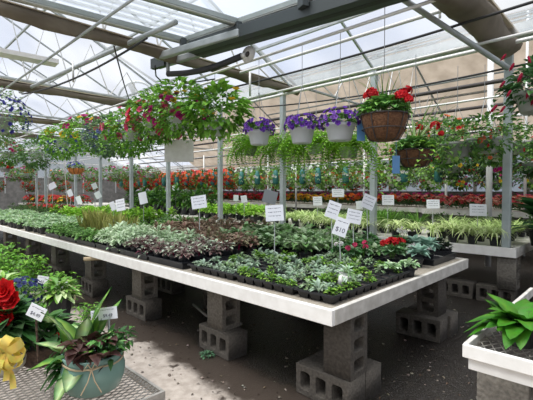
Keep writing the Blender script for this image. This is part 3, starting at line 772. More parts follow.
# large bench
band('silvergreen', 2.78, 3.75, 2.15, 3.45, .165, .165, 'silver green leafy plant in a black pot, in the block behind the seedling trays', 'silver green leafy plants behind the seedling trays')
band('coleus', 2.80, 3.75, 3.55, 4.6, .17, .17, 'brown and cream leaved plant in a black pot left of the silver green block', 'brown and cream leaved plants', var=4)
def flat_tray(x, y, rz, word): return tray((x, y, TOP-.002), rz, 6, 3, .088, 'shallow black carrying tray '+word, 'black carrying trays', .05, True)
k = 0
for (x, y) in ((1.93, 2.95), (1.93, 3.52), (2.24, 2.95)):
    flat_tray(x, y, PI/2, 'under the maroon and white plants, '+['front near', 'front far', 'back near', 'back far'][k]); k += 1
    for i in range(4):
        for j in range(2): place('maroon', x-.065+j*.13, y-.19+i*.127, 'small maroon and white leaved plant in the front tray', 'maroon and white leaved plants in trays', TOP+.003, 1)
k = 0
for (x, y) in ((1.93, 4.09), (2.25, 3.52), (2.25, 4.09), (2.25, 4.66)):
    flat_tray(x, y, PI/2, 'under the white edged plants, '+['front near', 'front far', 'back near', 'back far'][k]); k += 1
    for i in range(4):
        for j in range(2): place('variegated', x-.065+j*.13, y-.19+i*.127, 'white edged green plant spilling over the front board', 'white edged plants at the front board', TOP+.003, 1)
band('coleus', 2.48, 2.64, 2.75, 4.4, .16, .17, 'brown and cream leaved plant in a black pot left of the silver green block', 'brown and cream leaved plants', var=4)
for k, (x, y) in enumerate(((1.93, 4.66), (1.93, 5.23), (1.93, 5.8))): flat_tray(x, y, PI/2, ['under the nearest green trailing plants', 'under the middle green trailing plants', 'under the farthest green trailing plants'][k])
band('snake', 2.2, 2.7, 5.0, 6.0, .13, .13, 'olive striped blade leaved plant in a black pot', 'olive striped blade leaved plants')
band('trailgreen', 1.86, 2.0, 4.5, 6.1, .14, .16, 'green trailing plant at the white front board', 'green trailing plants at the front board', z=TOP+.003)
band('palegreen', 1.84, 2.75, 6.25, 11.5, .18, .19, 'low pale green plant in a black pot at the left end of the large bench', 'low pale green plants at the left end', sc=1.12)
band('bright', 2.9, 3.75, 5.9, 9.3, .21, .23, 'bright green leafy plant toward the back of the large bench', 'bright green leafy plants at the back of the large bench', sc=1.2)
band('trailgreen', 2.85, 3.75, 4.8, 5.7, .2, .19, 'mid green bushy plant behind the blade leaved plants', 'mid green bushy plants on the large bench', sc=1.15)
band('box', 3.1, 3.75, 9.7, 13.4, .32, .36, 'dark green bushy plant at the far left of the large bench', 'dark green bushy plants at the far left', sc=.95)
for k, (x, y) in enumerate(((1.79, 4.02), (1.80, 3.35))):
    g = MB(); stems(g, 3, .08, GR); trail(g, 9, .05, .16, .06, .028, [(.22, .32, .18), (.34, .42, .28)], .06, .03) if k == 0 else mound(g, 40, .07, .07, .05, .03, [(.07, .015, .03), (.3, .34, .27)], .05, zmin=-.3)
    t = thing('spilling_plant', ['white edged plant hanging over the white front board above the third pillar', 'small maroon leaved plant leaning over the tray edge'][k], 'potted plant', (x+.03, y, TOP+.003)); black_pot(t, .045, .07); g.build('foliage', 'leaf', t)
# near right end of large bench : carry tray, flowers
flat_tray(3.05, 1.50, 0, 'under the red and pink flowers'); flat_tray(3.62, 1.42, 0, 'under the grey green kale at the bench end'); flat_tray(3.05, 1.82, 0, 'behind the red flowers')
def flowerheads(t, pts, col, r=.016, n=9, spread=.022, nm='flower_head'):
    for p in pts:
        g = MB(); p = Vector(p)
        for _ in range(n):
            d = rdir(-.2, 1); g.flower(p+d*spread, d, r, jit(col, .15))
        g.tube([(p.x*.3, p.y*.3, .08), p], .0018, 4, GR); g.build(nm, 'petal', t)
red_c = [(385, 262, 'cyclamen with bright red flower heads on the right half of the large bench', RED, 10, 1.15), (398, 262, 'second red flowering cyclamen right beside the brightest one', RED, 5, 1.05)]
def gpt(px, py): 
    p = G(px, py, TOP); return p.x, p.y
for (px, py, lab, col, nh, sc) in ((392, 268, 'cyclamen with bright red flower heads on the right half of the large bench', RED, 6, 1.15), (402, 262, 'second red flowering cyclamen right behind the brightest one', RED, 2, 1.0),
      (352, 266, 'small plant with pink flowers left of the red cyclamen', PINK, 2, .9), (364, 264, 'small plant with deep pink flowers beside the red cyclamen', PINK, 2, .9), (338, 262, 'small white flowering plant near the tilted price cards', WHT, 2, .85), (401, 255, 'white flowering cyclamen half hidden behind the red one', WHT, 2, 1.1)):
    x, y = gpt(px, py); t = thing('cyclamen_plant' if col != PINK else 'begonia_plant', lab, 'potted plant', (x, y, TOP+.003)); black_pot(t, .05, .07); plant('cyclamen').build('foliage', 'leaf', t)
    flowerheads(t, [(R.uniform(-.07, .07), R.uniform(-.06, .06), R.uniform(.17, .215)) for _ in range(nh)], col, .018, 9, .022); t.scale = (sc,)*3
for (px, py, lab, kd, sc) in ((428, 262, 'grey green ornamental kale at the right bench end', 'kale', .95), (418, 267, 'second grey green kale in front near the end board', 'kale', .8), (414, 256, 'small kale behind the two front kales', 'kale', .8),
      (440, 254, 'dark leaved plant at the far right corner of the large bench', 'darkleaf', 1.0), (447, 256, 'small dark plant on the tray at the bench corner', 'darkleaf', .8), (375, 262, 'grey leaved plant left of the red cyclamen', 'silvergreen', .8), (368, 252, 'dark leafy plant behind the pink flowers', 'begonia', 1.2)):
    x, y = gpt(px, py); place(kd, x, y, lab, None, TOP+.003, sc, var=1)
band('begonia', 3.1, 3.75, 1.75, 2.0, .18, .18, 'dark green plant behind the red cyclamen', 'dark green plants behind the red cyclamen')
for (px, py, lab) in ((409, 276, 'grey seedling clump near the end board below the red cyclamen'), (390, 278, 'second grey seedling clump below the red cyclamen')):
    x, y = gpt(px, py); place('palegreen', x, y, lab, None, TOP+.001, .8)
# foam cup lying in the corner tray
x, y = gpt(348, 296); t = thing('foam_cup_plant', 'silver green plant in a tilted white foam cup in the corner tray', 'potted plant', (x+.02, y+.06, TOP+.055)); t.rotation_euler = (.35, .1, 0)
g = MB(); g.lathe([(.026, 0), (.038, .07), (.035, .07), (.03, .06), (.002, .058)], 18); g.build('foam_cup', 'foam', t, True)
g = MB(); mound(g, 50, .06, .06, .045, .016, [(.33, .40, .33), (.2, .3, .16)], .07, zmin=-.2); g.build('foliage', 'leaf', t)

# bench two plants
band('spider', 5.06, 5.06, 1.22, 3.9, .2, .235, 'green and cream spider plant arching over the white board of the second bench', 'spider plants along the second bench edge', sc=1.15)
band('grass', 5.45, 5.75, 2.35, 3.2, .2, .2, 'tall dark green grass plant behind the spider plants', 'tall dark green grasses', sc=1.0)
band('palegrass', 5.4, 6.4, 1.2, 2.2, .3, .25, 'pale variegated grass behind the spider plants on the right', 'pale grasses on the right of the second bench', sc=1.1)
band('palegrass', 5.3, 6.1, 3.4, 5.3, .26, .24, 'pale yellow green grass on the second bench', 'pale grasses in the middle of the second bench', sc=1.05)
band('bright', 5.35, 6.2, 5.5, 7.4, .27, .25, 'bright green upright plant on the second bench behind the grey card', 'bright green plants on the second bench', sc=1.3)
band('box', 6.5, 6.85, 1.1, 5.4, .33, .33, 'dark green bushy plant at the back of the second bench', 'dark green bushy plants at the back of the second bench', sc=1.0)
band('tall', 5.9, 6.7, 7.9, 11.6, .42, .36, 'tall dark green plant in a black pot on the second bench', 'tall dark green plants on the second bench', sc=1.3, r=.085, h=.16)
band('coleus', 4.1, 4.1, 4, 4.1, 1, 1, 'x', 'x') if False else None
# beyond: far bench rows with flowers
def small_bush(cols_f, n_l=40, n_f=14, fr=.026, hgt=.15, rad=.14):
    g = MB(); stems(g, 3, .1, DG); mound(g, n_l, rad, hgt, .06, .04, [DG, (.04, .09, .025)], .04)
    fl = MB()
    for _ in range(n_f):
        d = rdir(.25, 1); fl.flower(Vector((d.x*rad*1.0, d.y*rad*1.0, .05+d.z*hgt*1.12)), d+Vector((0, 0, .3)), fr*R.uniform(.8, 1.3), jit(R.choice(cols_f)), cup=.1)
    return g, fl
FB = {}
def far_plant(key, cols, x, y, lab, grp, name, z=TOP, sc=1, **kw):
    k = (key, R.randrange(3))
    if k not in FB:
        t = thing(name, lab, 'flowering plant', (x, y, z), 0, grp); g, fl = small_bush(cols, **kw); g.build('foliage', 'leaf', t); tag(fl.build('blossoms', 'petal', t), kind='stuff'); t.scale = (sc,)*3; FB[k] = t
    else: dup(FB[k], (x, y, z), R.uniform(0, 6), sc*R.uniform(.9, 1.12), lab, grp)
y = -.9
while y < 13.5:
    px = 266.5+393*((y*-.718+9.9*.696)/(y*.696+9.9*.718))
    if px > 395: c, w, nm = [SAL, (.75, .32, .25), RED], 'salmon pink', 'begonia_plant'
    elif px > 345: c, w, nm = [ORG, RED, (.8, .2, .03)], 'orange red', 'marigold_plant'
    elif px > 285: c, w, nm = [YEL, YEL, (.8, .33, .02)], 'yellow', 'marigold_plant'
    else: c, w, nm = [RED, (.5, .03, .03)], 'red', 'begonia_plant'
    far_plant(w, c, 10.2, y, w+' flowering plant in the long row on the far bench', w+' flowering plants on the far bench', nm, z=.86, sc=1.5, n_f=30, fr=.034)
    if y < 8: far_plant('g', [DG, GR], 9.65, y, 'dark green plant in front of the coloured row on the far bench', 'dark green plants on the far bench', 'dark_green_plant', z=.86, sc=1.0, n_f=3)
    far_plant('mag', [MAG, WINE, (.3, .02, .12)], 11.1, y, 'magenta flowering plant in the back row of the far bench', 'magenta flowering plants on the far bench', 'petunia_plant', z=.86, sc=1.7, n_f=20)
    y += .33
y = -.5
while y < 3.1:
    far_plant('salm', [SAL, (.75, .35, .28), (.6, .06, .08)], 8.5, y, 'salmon flowering plant in the nearer row at the right', 'salmon flowering plants in the nearer right row', 'begonia_plant', z=.9, sc=1.3, n_f=26, fr=.034); y += .3
t = thing('plant_bench', 'narrow bench carrying the nearer row of salmon flowers at right', 'bench', (8.2, -1, 0)); g = MB(); g.box((0, 0, .64), (.6, 4.4, .72)); g.build('bench_top', 'pale_board', t)
g = MB()
for k in range(4):
    for xa in (.05, .5): g = MB(); g.box((xa, .1+k*1.35, 0), (xa+.07, .17+k*1.35, .64)); g.build('leg', 'old_plank', t)
t.scale = (1, 1, .9/.72)
# far-left bench with red flowers
t = thing('plant_bench', 'distant bench with red and yellow flowers at the far left', 'bench', (5.4, 16.3, 0)); g = MB(); g.box((0, 0, TOP-.08), (3.2, 6, TOP)); g.build('bench_top', 'pale_board', t)
for xa, ya in ((.1, .1), (3, .1), (.1, 5.7), (3, 5.7)): g = MB(); g.box((xa, ya, 0), (xa+.1, ya+.1, TOP-.08)); g.build('leg', 'old_plank', t)
for i in range(12):
    for j in range(3):
        c, w = ((RED, (.6, .03, .03)), 'bright red') if (i+j) % 4 else ((YEL, LG), 'yellow')
        far_plant('L'+w, list(c), 5.6+j*.45, 16.6+i*.45, w+' flowering plant on the distant left bench', w+' flowering plants on the distant left bench', 'geranium_plant', sc=1.9, n_f=20)
for i in range(10): far_plant('LR', [RED, (.6, .05, .05)], 3.55+R.uniform(-.1, .1), 10.0+i*.36, 'red flowering plant near the left end of the large bench', 'red flowering plants near the left end', 'geranium_plant', sc=1.25, n_f=22)

# ================================================================== HANGING BASKETS
def hanger(t, r, zr, top, hook=.42, n=3):
    g = MB()
    for k in range(n):
        a = 2*PI*k/n+.4; g.tube([(r*math.cos(a), r*math.sin(a), zr), (0, 0, zr+hook)], .0028, 4)
    g.tube([(0, 0, zr+hook), (0, 0, top)], .003, 4); g.build('hanger_wire', 'wire', t)
PET = {}
def petmesh(col, r, kind):
    key = (col, r, kind)
    if key not in PET:
        g = MB()
        if kind == 'petunia': g.flower((0, 0, 0), (0, 0, 1), r, col, 5, cup=.55, lobes=.18); g.tube([(0, 0, -r*1.3), (0, 0, -r*.5)], [r*.08, r*.25], 5, GR)
        elif kind == 'head':
            for _ in range(16):
                d = rdir(-.35, 1); g.flower(d*r*.75, d, r*.42, jit(col, .2), 5, cup=.15)
            g.tube([(0, 0, -r*2.4), (0, 0, -r*.3)], r*.07, 5, GR)
        elif kind == 'tassel':
            pts = [(0, 0, 0), (.004, 0, -r*.8), (.01, 0, -r*2), (.02, 0, -r*3.2)]; g.tube(pts, [r*.25, r*.5, r*.5, r*.08], 8, col)
            for _ in range(40):
                z = -R.uniform(.2, 3)*r; d = rdir(-.5, .3); g.leaf((0, 0, z), d, r*.75, r*.25, jit(col))
        me = g.build('flower', 'petal'); m_ = me.data; bpy.data.objects.remove(me); PET[key] = m_
    return PET[key]
def addflower(t, p, d, col, r, kind, nm='flower'):
    o = bpy.data.objects.new(nm, petmesh(col, r, kind)); C.objects.link(o); o.parent = t; o.location = p
    o.rotation_euler = Vector(d).to_track_quat('Z', 'Y').to_euler(); s_ = R.uniform(.8, 1.2); o.scale = (s_,)*3
def basket(lab, p, r, h, pot, fol, flowers=(), top=2.7, name='hanging_basket', hook=.42, group=None):
    """p = rim centre"""
    t = thing(name, lab, 'hanging basket', (p[0], p[1], p[2]-h), R.uniform(0, 1) if pot != 'coco' else .3, group)
    if pot == 'coco':
        prof = [(r*.40, 0), (r*.62, h*.06), (r*.80, h*.33), (r*.93, h*.70), (r, h*.97), (r*.94, h*.97), (r*.9, h*.85), (.002, h*.82)]
        g = MB(); g.lathe(prof, 28); g.build('coconut_liner', 'coco', t, True)
        g = MB(); n = 9
        for k in range(n):
            a = 2*PI*k/n; g.tube([((q+.006)*math.cos(a), (q+.006)*math.sin(a), z) for q, z in prof[:5]], .0045, 5)
        for q, z in ((r*1.005, h*.98), (r*.9, h*.45)):
            ring = [((q+.004)*math.cos(2*PI*j/28), (q+.004)*math.sin(2*PI*j/28), z) for j in range(29)]; g.tube(ring, .0045 if z < h*.9 else .006, 5)
        g.build('wire_frame', 'dark_pipe', t)
    elif pot == 'orange':
        g = MB(); g.lathe([(r*.55, 0), (r*.85, h*.4), (r, h*.95), (r*.93, h*.95), (r*.9, h*.85), (.002, h*.82)], 20); g.build('pot', 'terracotta', t, True)
        g = MB()
        for k in range(10):
            a = 2*PI*k/10; g.tube([(q*1.02*math.cos(a), q*1.02*math.sin(a), z) for q, z in ((r*.55, 0), (r*.85, h*.4), (r, h*.95))], .006, 4)
        g.build('ribs', 'coco', t)
    else:
        g = MB(); g.lathe([(r*.68, 0), (r*.74, .008), (r*.93, h*.80), (r*1.0, h*.82), (r*1.03, h), (r*.97, h), (r*.9, h*.88), (.002, h*.86)], 28); g.build('pot', pot, t, True)
    g = MB(); fol(g, r, h); g.build('foliage', 'leaf', t)
    hanger(t, r, h*.97, top-(p[2]-h), hook)
    for (col, n, fr, kind, zmin, zmax, spread) in flowers:
        if kind == 'blossoms':
            fl = MB()
            for _ in range(n):
                d = rdir(zmin, zmax); fl.flower(Vector((d.x*r*spread, d.y*r*spread, h+d.z*r*spread*.8)), d+Vector((0, 0, .3)), fr*R.uniform(.8, 1.2), jit(col), cup=.3)
            tag(fl.build('blossoms', 'petal', t), kind='stuff')
        else:
            for _ in range(n):
                d = rdir(zmin, zmax); addflower(t, Vector((d.x*r*spread, d.y*r*spread, h+.02+d.z*r*spread*.75)), d+Vector((0, 0, .15)), col, fr, kind, 'flower' if kind != 'head' else 'flower_head')
    return t
def fol_bushy(cols, n=260, k=1.15, kz=.9, L=.07, W=.045, tr=0, tl=.4, zmin=-.35):
    def f_(g, r, h):
        mound(g, n, r*k, r*kz, L, W, cols, h+.02, zmin=zmin)
        if tr: trail(g, tr, r, tl, L*.8, W*.8, cols, h)
    return f_
def fol_mass(cols, n=620, rr=.36, hz=.34, L=.075, W=.048, tr=16, tl=.4, drop=0):
    def f_(g, r, h):
        for _ in range(n):
            d = rdir(-.95, 1); k = R.uniform(.45, 1)**.5; q = 1 if d.z > -.3 else .8
            p = Vector((d.x*rr*k*q, d.y*rr*k*q, h+.02-drop+d.z*hz*k)); e = Vector((d.x, d.y, d.z*.4+R.uniform(-.2, .25)))
            l = L*R.uniform(.7, 1.25); g.leaf(p, e, l, W*l/L, jit(R.choice(cols)))
        trail(g, tr, rr*.8, tl, L*.8, W*.8, cols, h-.05)
    return f_
def fol_fern(g, r, h):
    for _ in range(84):
        a = R.uniform(0, 6.3); p = Vector((0, 0, h)); hd = Vector((math.cos(a), math.sin(a), 0)); an = R.uniform(.1, 1.4); L = R.uniform(.36, .74); c = jit((.15, .28, .05)); sd = Vector((-hd.y, hd.x, 0))
        for i in range(15):
            q = p+(hd*math.cos(an)+Vector((0, 0, math.sin(an))))*L/15; an -= 2.6/15
            w = .075*math.sin(PI*(i+1.5)/17)+.008
            for s_ in (-1, 1): g.leaf(q, sd*s_+hd*.3+Vector((0, 0, -.15)), w, .02, jit(c, .12), droop=.2)
            p = q
BG = [(.09, .18, .045), (.13, .25, .06), (.05, .11, .03)]
def on(px, py, x): return PX(px, py, x)
# coconut baskets (near right)
def gerfol(g, r, h):
    mound(g, 330, r*1.12, r*.62, .065, .06, [(.11, .22, .06), (.07, .16, .05), (.16, .28, .09)], h+.03, zmin=-.25)
t = basket('large coconut fibre basket with red geraniums hanging at upper right', on(384, 115, 3.03), .192, .215, 'coco', gerfol, [], 2.83)
for px, py, s_ in ((372, 94, .055), (367, 96, .045), (402, 95, .07), (410, 99, .06), (396, 98, .05), (407, 91, .05)):
    q = on(px, py, 2.93 if px < 390 else 3.0)-t.location; q.rotate(Euler((0, 0, -t.rotation_euler.z))); addflower(t, q, (q.x*.3, q.y*.3, 1), RED, s_, 'head', 'flower_head')
g = MB()
for k in range(16):
    a = R.uniform(0, 6.3); g.blade((0, 0, .2), (math.cos(a)*.45, math.sin(a)*.45, 1.2), R.uniform(.3, .52), .012, jit((.10, .17, .05)), arch=R.uniform(.1, .5))
g.build('spike_leaves', 'leaf', t)
t = basket('smaller coconut fibre basket with red geraniums behind the large one', on(415, 150, 3.85), .175, .17, 'coco', gerfol, [], 2.64)
for px, py, s_ in ((435, 126, .055), (420, 128, .04), (441, 134, .035), (404, 131, .035)):
    q = on(px, py, 3.8)-t.location; q.rotate(Euler((0, 0, -t.rotation_euler.z))); addflower(t, q, (q.x*.3, q.y*.3, 1), RED, s_, 'head', 'flower_head')
g = MB()
for k in range(22):
    a = R.uniform(0, 6.3); g.blade((0, 0, .17), (math.cos(a)*.6, math.sin(a)*.6, 1.2), R.uniform(.4, .75), .014, jit((.16, .24, .10)), arch=R.uniform(.05, .5))
g.build('spike_leaves', 'leaf', t)
g = MB(); trail(g, 14, .17, .6, .07, .045, [(.2, .34, .08), (.11, .2, .05)], .17); g.build('vine', 'leaf', t)
# blue plant tags hanging on coconut baskets
for (px, py, x, lab) in ((396, 162, 3.55, 'blue plant tag hanging below the smaller coconut basket'), (361, 128, 3.02, 'blue plant tag beside the large coconut basket')):
    p = on(px, py, x); g = MB(); g.box((-.035, -.003, -.11), (.035, .003, .06)); g.tube([(0, 0, .06), (0, 0, .22)], .002, 4); o = g.build('plant_tag', 'blue_tag'); o.location = p; o.rotation_euler = (0, 0, YAW-PI/2); tag(o, lab, 'plant tag')
# white pots with purple flowers
purple_f = [((.20, .055, .52), 75, .021, 'petunia', -.35, .8, 1.4), ((.30, .13, .58), 24, .020, 'petunia', -.3, .6, 1.45)]
for (px, py, x, r, lab) in ((340, 124, 2.98, .135, 'white hanging pot of purple flowers nearest the coconut basket'), (302, 128, 2.98, .125, 'white hanging pot of purple flowers, middle of the three'), (259, 131, 2.98, .122, 'white hanging pot of purple flowers, leftmost of the three')):
    p = on(px, py, x); basket(lab, p, r, .15, 'white_pot', fol_bushy(BG, 190, 1.35, .55, .05, .03), purple_f, 2.70)
# big leafy basket + row to the left
leafy = [(.15, .28, .06), (.20, .36, .09), (.09, .19, .04)]
p = on(215, 122, 2.98)
t = basket('white hanging pot with a big spreading green plant and yellow flowers', p, .15, .16, 'white_pot', fol_mass(leafy, 420, .37, .27, .12, .075, 8, .25, -.10), [], 2.70)
for px, py in ((207, 88), (236, 88), (232, 98), (190, 97), (213, 113), (188, 108)):
    q = on(px, py, 2.85)-t.location; q.rotate(Euler((0, 0, -t.rotation_euler.z))); addflower(t, q, (0, 0, 1), YEL, .04, 'petunia')
row = [
 (180, 118, 2.9, 'hanging basket of dark magenta and yellow petunias left of the big leafy one', leafy, [(MAG, 20, .055, 'petunia', -.5, .8, 2.8), (YEL, 12, .045, 'petunia', 0, .9, 2.75), ((.1, .01, .06), 4, .04, 'petunia', -.2, .8, 2.75)], .16),
 (158, 124, 2.98, 'hanging basket of pink petunias above the white board', BG+leafy, [(PINK, 32, .052, 'petunia', -.6, .8, 2.75), (RED, 12, .045, 'petunia', -.2, .9, 2.75)], .17),
 (132, 130, 3.0, 'hanging basket of rose pink flowers and trailing green', leafy, [((.7, .10, .22), 30, .052, 'petunia', -.5, .9, 2.75), ((.45, .35, .65), 20, .036, 'petunia', -.5, .6, 2.25)], .17),
 (110, 134, 3.0, 'hanging basket with blue grey trailing flowers', [(.12, .2, .1), (.17, .26, .12), (.10, .14, .13)], [((.16, .20, .50), 60, .026, 'petunia', -.9, .2, 2.8), (YEL, 5, .04, 'petunia', 0, .9, 2.75), (PINK, 3, .04, 'petunia', 0, .9, 2.75)], .16),
 (88, 133, 3.0, 'hanging basket with one dark magenta bloom cluster beside the yellow one', leafy, [(MAG, 12, .07, 'petunia', 0, .9, 2.75), ((.14, .16, .48), 40, .028, 'petunia', -.9, .2, 2.75), (YEL, 3, .04, 'petunia', 0, .9, 2.75)], .16),
 (62, 140, 3.05, 'hanging basket with yellow and purple flowers toward the left', leafy, [(YEL, 12, .065, 'petunia', 0, .9, 2.75), (MAG, 4, .05, 'petunia', .1, .9, 2.75), ((.14, .16, .48), 44, .032, 'petunia', -.9, .1, 2.75)], .17),
 (36, 153, 3.0, 'white hanging pot of plain green trailing plants at left', [(.07, .14, .05), (.10, .18, .06)], [], .17),
 (8, 152, 3.0, 'hanging basket of magenta pink flowers at the left edge', BG, [((.75, .05, .25), 22, .05, 'petunia', -.1, .9, 2.2)], .18),
]
for (px, py, x, lab, cols, fl, r) in row:
    basket(lab, on(px, py, x), r, .16, 'white_pot' if px != 110 else 'grey_pot', fol_mass(cols, 820, rr=.42, hz=.38, drop=.07 if px < 140 else -.08, tl=.5 if px < 140 else .3, tr=22), fl, 2.70)
# near blue lobelia basket cut by left edge
basket('big basket of blue trailing flowers cut off by the left edge', PD(-8, 118, 4.4), .2, .17, 'grey_pot', fol_mass([(.10, .17, .07), (.16, .25, .10)], 800, .36, .36, .05, .024, 34, .5), [((.07, .065, .36), 120, .022, 'petunia', -.7, .95, 1.95)], 2.78)
# fuchsia at right edge
def fuch(g, r, h):
    mound(g, 420, r*1.5, r*1.3, .08, .05, [(.03, .075, .03), (.05, .12, .04), (.09, .16, .08)], h+.03, zmin=-.7); trail(g, 12, r, .3, .07, .045, [(.04, .1, .03)], h)
P0 = PD(541, 92, 3.3)
t = basket('dark leaved basket with drooping red tassels cut off by the right edge', P0, .2, .17, 'grey_pot', fuch, [], 2.9)
for px, py, a in ((500, 59, 1), (508, 68, .6), (499, 86, 1), (491, 110, 1.1), (499, 111, .9), (505, 95, .7), (529, 100, .3), (522, 61, -.3), (523, 95, .2), (516, 78, .4)):
    q = PD(px+6, py-5, 3.18)-t.location; q.rotate(Euler((0, 0, -t.rotation_euler.z))); dv_ = RT*.55*a+Vector((0, 0, .8)); dv_.rotate(Euler((0, 0, -t.rotation_euler.z)))
    addflower(t, q, dv_, (.42, .015, .06), .022, 'tassel', 'flower_tassel')
# orange pots, far left
for (px, py, x, lab, w) in ((14, 172, 4.9, 'small orange hanging basket nearest the left edge', .15), (28, 169, 4.3, 'orange hanging basket with a blue tag at far left', .19), (76, 168, 4.1, 'orange hanging basket under the yellow and purple flowers', .21)):
    p = on(px, py, x); basket(lab, p, w, .17, 'orange', fol_bushy(BG, 150, 1.2, .6, .07, .045, 4, .3), [(RED if px < 50 else BLU, 20, .035, 'blossoms', .1, .9, 1.2)], 2.66)
p = on(19, 170, 4.2); g = MB(); g.box((-.06, -.003, -.16), (.06, .003, .06)); g.tube([(0, 0, .06), (0, 0, .9)], .003, 4); o = g.build('plant_tag', 'blue_tag'); o.location = p; o.rotation_euler = (0, .25, YAW-PI/2); tag(o, 'blue plant tag hanging between the small orange baskets', 'plant tag')
# red geranium at far left edge
basket('bright red geranium basket at the far left edge', on(5, 168, 3.6), .17, .15, 'grey_pot', fol_bushy(BG, 120, 1.2, .6), [(RED, 9, .09, 'head', .1, .9, 1.3)], 2.66)
# bright green ferns behind the purple pots
for (px, py, lab) in ((252, 146, 'bright green fern basket behind the leftmost purple pot'), (283, 147, 'bright green fern basket between the purple pots'), (316, 143, 'bright green fern basket behind the middle purple pot'), (349, 146, 'bright green fern basket left of the large coconut basket')):
    basket(lab, on(px, py+1, 4.1), .12, .13, 'grey_pot' if px != 316 else 'white_pot', fol_fern, [], 2.66)
# middle right row of grey pots
for k, (px, py, x, lab, fl) in enumerate(((457, 143, 4.6, 'grey hanging pot with small red and coral flowers', [(RED, 12, .03, 'petunia', -.5, .8, 2.1), ((.8, .2, .1), 14, .03, 'petunia', -.3, .9, 2.1)]), (484, 138, 4.75, 'grey hanging pot of green ivy left of the nearest steel post', [(RED, 3, .03, 'petunia', -.5, .5, 2.1)]),
      (437, 135, 5.6, 'hanging basket with orange flowers behind the smaller coconut basket', [((.8, .2, .05), 14, .035, 'petunia', -.2, .9, 2.1)]), (522, 142, 6.3, 'green hanging basket right of the nearest steel post', []))):
    p = on(px, py, x); basket(lab, p, .17, .17, 'grey_pot', fol_mass([(.05, .11, .035), (.09, .17, .05), (.14, .24, .07)], 380, .38, .22, .065, .045, 12, .35), fl, 2.66)
# rows of far baskets
def farbasket(key, pot, cols, fcols, loc, lab, grp, top, r=.2, nf=60, bag=False):
    k = (key, R.randrange(2))
    if k not in FB:
        t = thing('hanging_basket' if not bag else 'hanging_flower_pouch', lab, 'hanging basket' if not bag else 'flower pouch', loc, 0, grp)
        g = MB()
        if bag:
            g.lathe([(.05, -.27), (.085, -.23), (.08, -.02), (.05, .12), (.04, .13), (.002, .12)], 12, (-.25, -.19, 0)); g.build('pouch', 'teal_bag', t, True)
            g = MB(); mound(g, 330, .40, .36, .085, .055, cols, -.05, zmin=-1); g.build('foliage', 'leaf', t)
            for _ in range(1): pass
            fl = MB()
            for _ in range(nf): d = rdir(-1, 1); fl.flower(Vector((d.x*.41, d.y*.41, -.05+d.z*.38)), d, .048*R.uniform(.7, 1.3), jit(R.choice(fcols)), cup=.1)
            tag(fl.build('blossoms', 'petal', t), kind='stuff'); g = MB(); g.tube([(0, 0, .05), (0, 0, top-loc[2])], .004, 4); g.build('hanger_wire', 'wire', t)
        else:
            g.lathe([(r*.68, 0), (r*.93, .13), (r*1.03, .16), (r*.9, .15), (.002, .14)], 16); g.build('pot', pot, t, True)
            g = MB(); mound(g, 330, r*1.9, r*1.35, .085, .058, cols, .14, zmin=-1); g.build('foliage', 'leaf', t)
            fl = MB()
            for _ in range(nf): d = rdir(-.9, 1); fl.flower(Vector((d.x*r*1.95, d.y*r*1.95, .14+d.z*r*1.4)), d, .036*R.uniform(.7, 1.3), jit(R.choice(fcols)), cup=.1)
            tag(fl.build('blossoms', 'petal', t), kind='stuff'); hanger(t, r, .15, top-loc[2], .4)
        FB[k] = t
    else: dup(FB[k], loc, R.uniform(-.3, .3) if bag else R.uniform(0, 6), None, lab, grp)
GD = [(.04, .09, .03), (.08, .16, .045), (.11, .2, .06)]
y = 3.2
while y < 17:
    px = 266.5+393*((y*-.718+8.3*.696)/(y*.696+8.3*.718))
    if px > 238: farbasket('bw', None, [(.12, .22, .06), (.2, .33, .1)], [WHT, WHT, (.7, .7, .5)], (8.3, y, 1.72), 'teal hanging pouch with white flowers and pale leaves', 'teal pouches with white flowers', 1.98, nf=34, bag=True)
    else: farbasket('br', None, GD, [RED, ORG, (.7, .1, .05)], (8.3, y, 1.72), 'teal hanging pouch of red and orange flowers in the distance', 'teal pouches with red flowers', 1.98, nf=120, bag=True)
    y += .72
y = -.6
while y < 7.5:
    farbasket('rr', 'grey_pot', GD, [RED, (.7, .15, .06), PINK], (6.3, y+.2, 1.70), 'grey hanging pot with red flowers above the second bench', 'grey pots with red flowers above the second bench', 2.62, nf=16, r=.16) if (y < 3.3) else None
    if y < 3: farbasket('rg', 'grey_pot', [(.025, .06, .02), (.05, .1, .03)], [MAG, RED, YEL], (8.0, y, 1.62), 'grey hanging pot of dark foliage with few flowers in the distance', 'dark foliage pots in the distance', 2.6, nf=12, r=.2)
    farbasket('r2', 'grey_pot', [(.03, .07, .02), (.07, .13, .04)], [RED, PINK, WHT], (11.0, y+.4, 1.72), 'grey hanging pot in the farthest row before the glazed wall', 'grey pots in the farthest row', 2.72, nf=26, r=.2)
    y += .66
y = 7
while y < 20:
    farbasket('r2', 'grey_pot', GD, [RED, PINK, WHT], (11.0, y+.4, 1.72), 'grey hanging pot in the farthest row before the glazed wall', 'grey pots in the farthest row', 2.72, nf=26, r=.2); y += .9
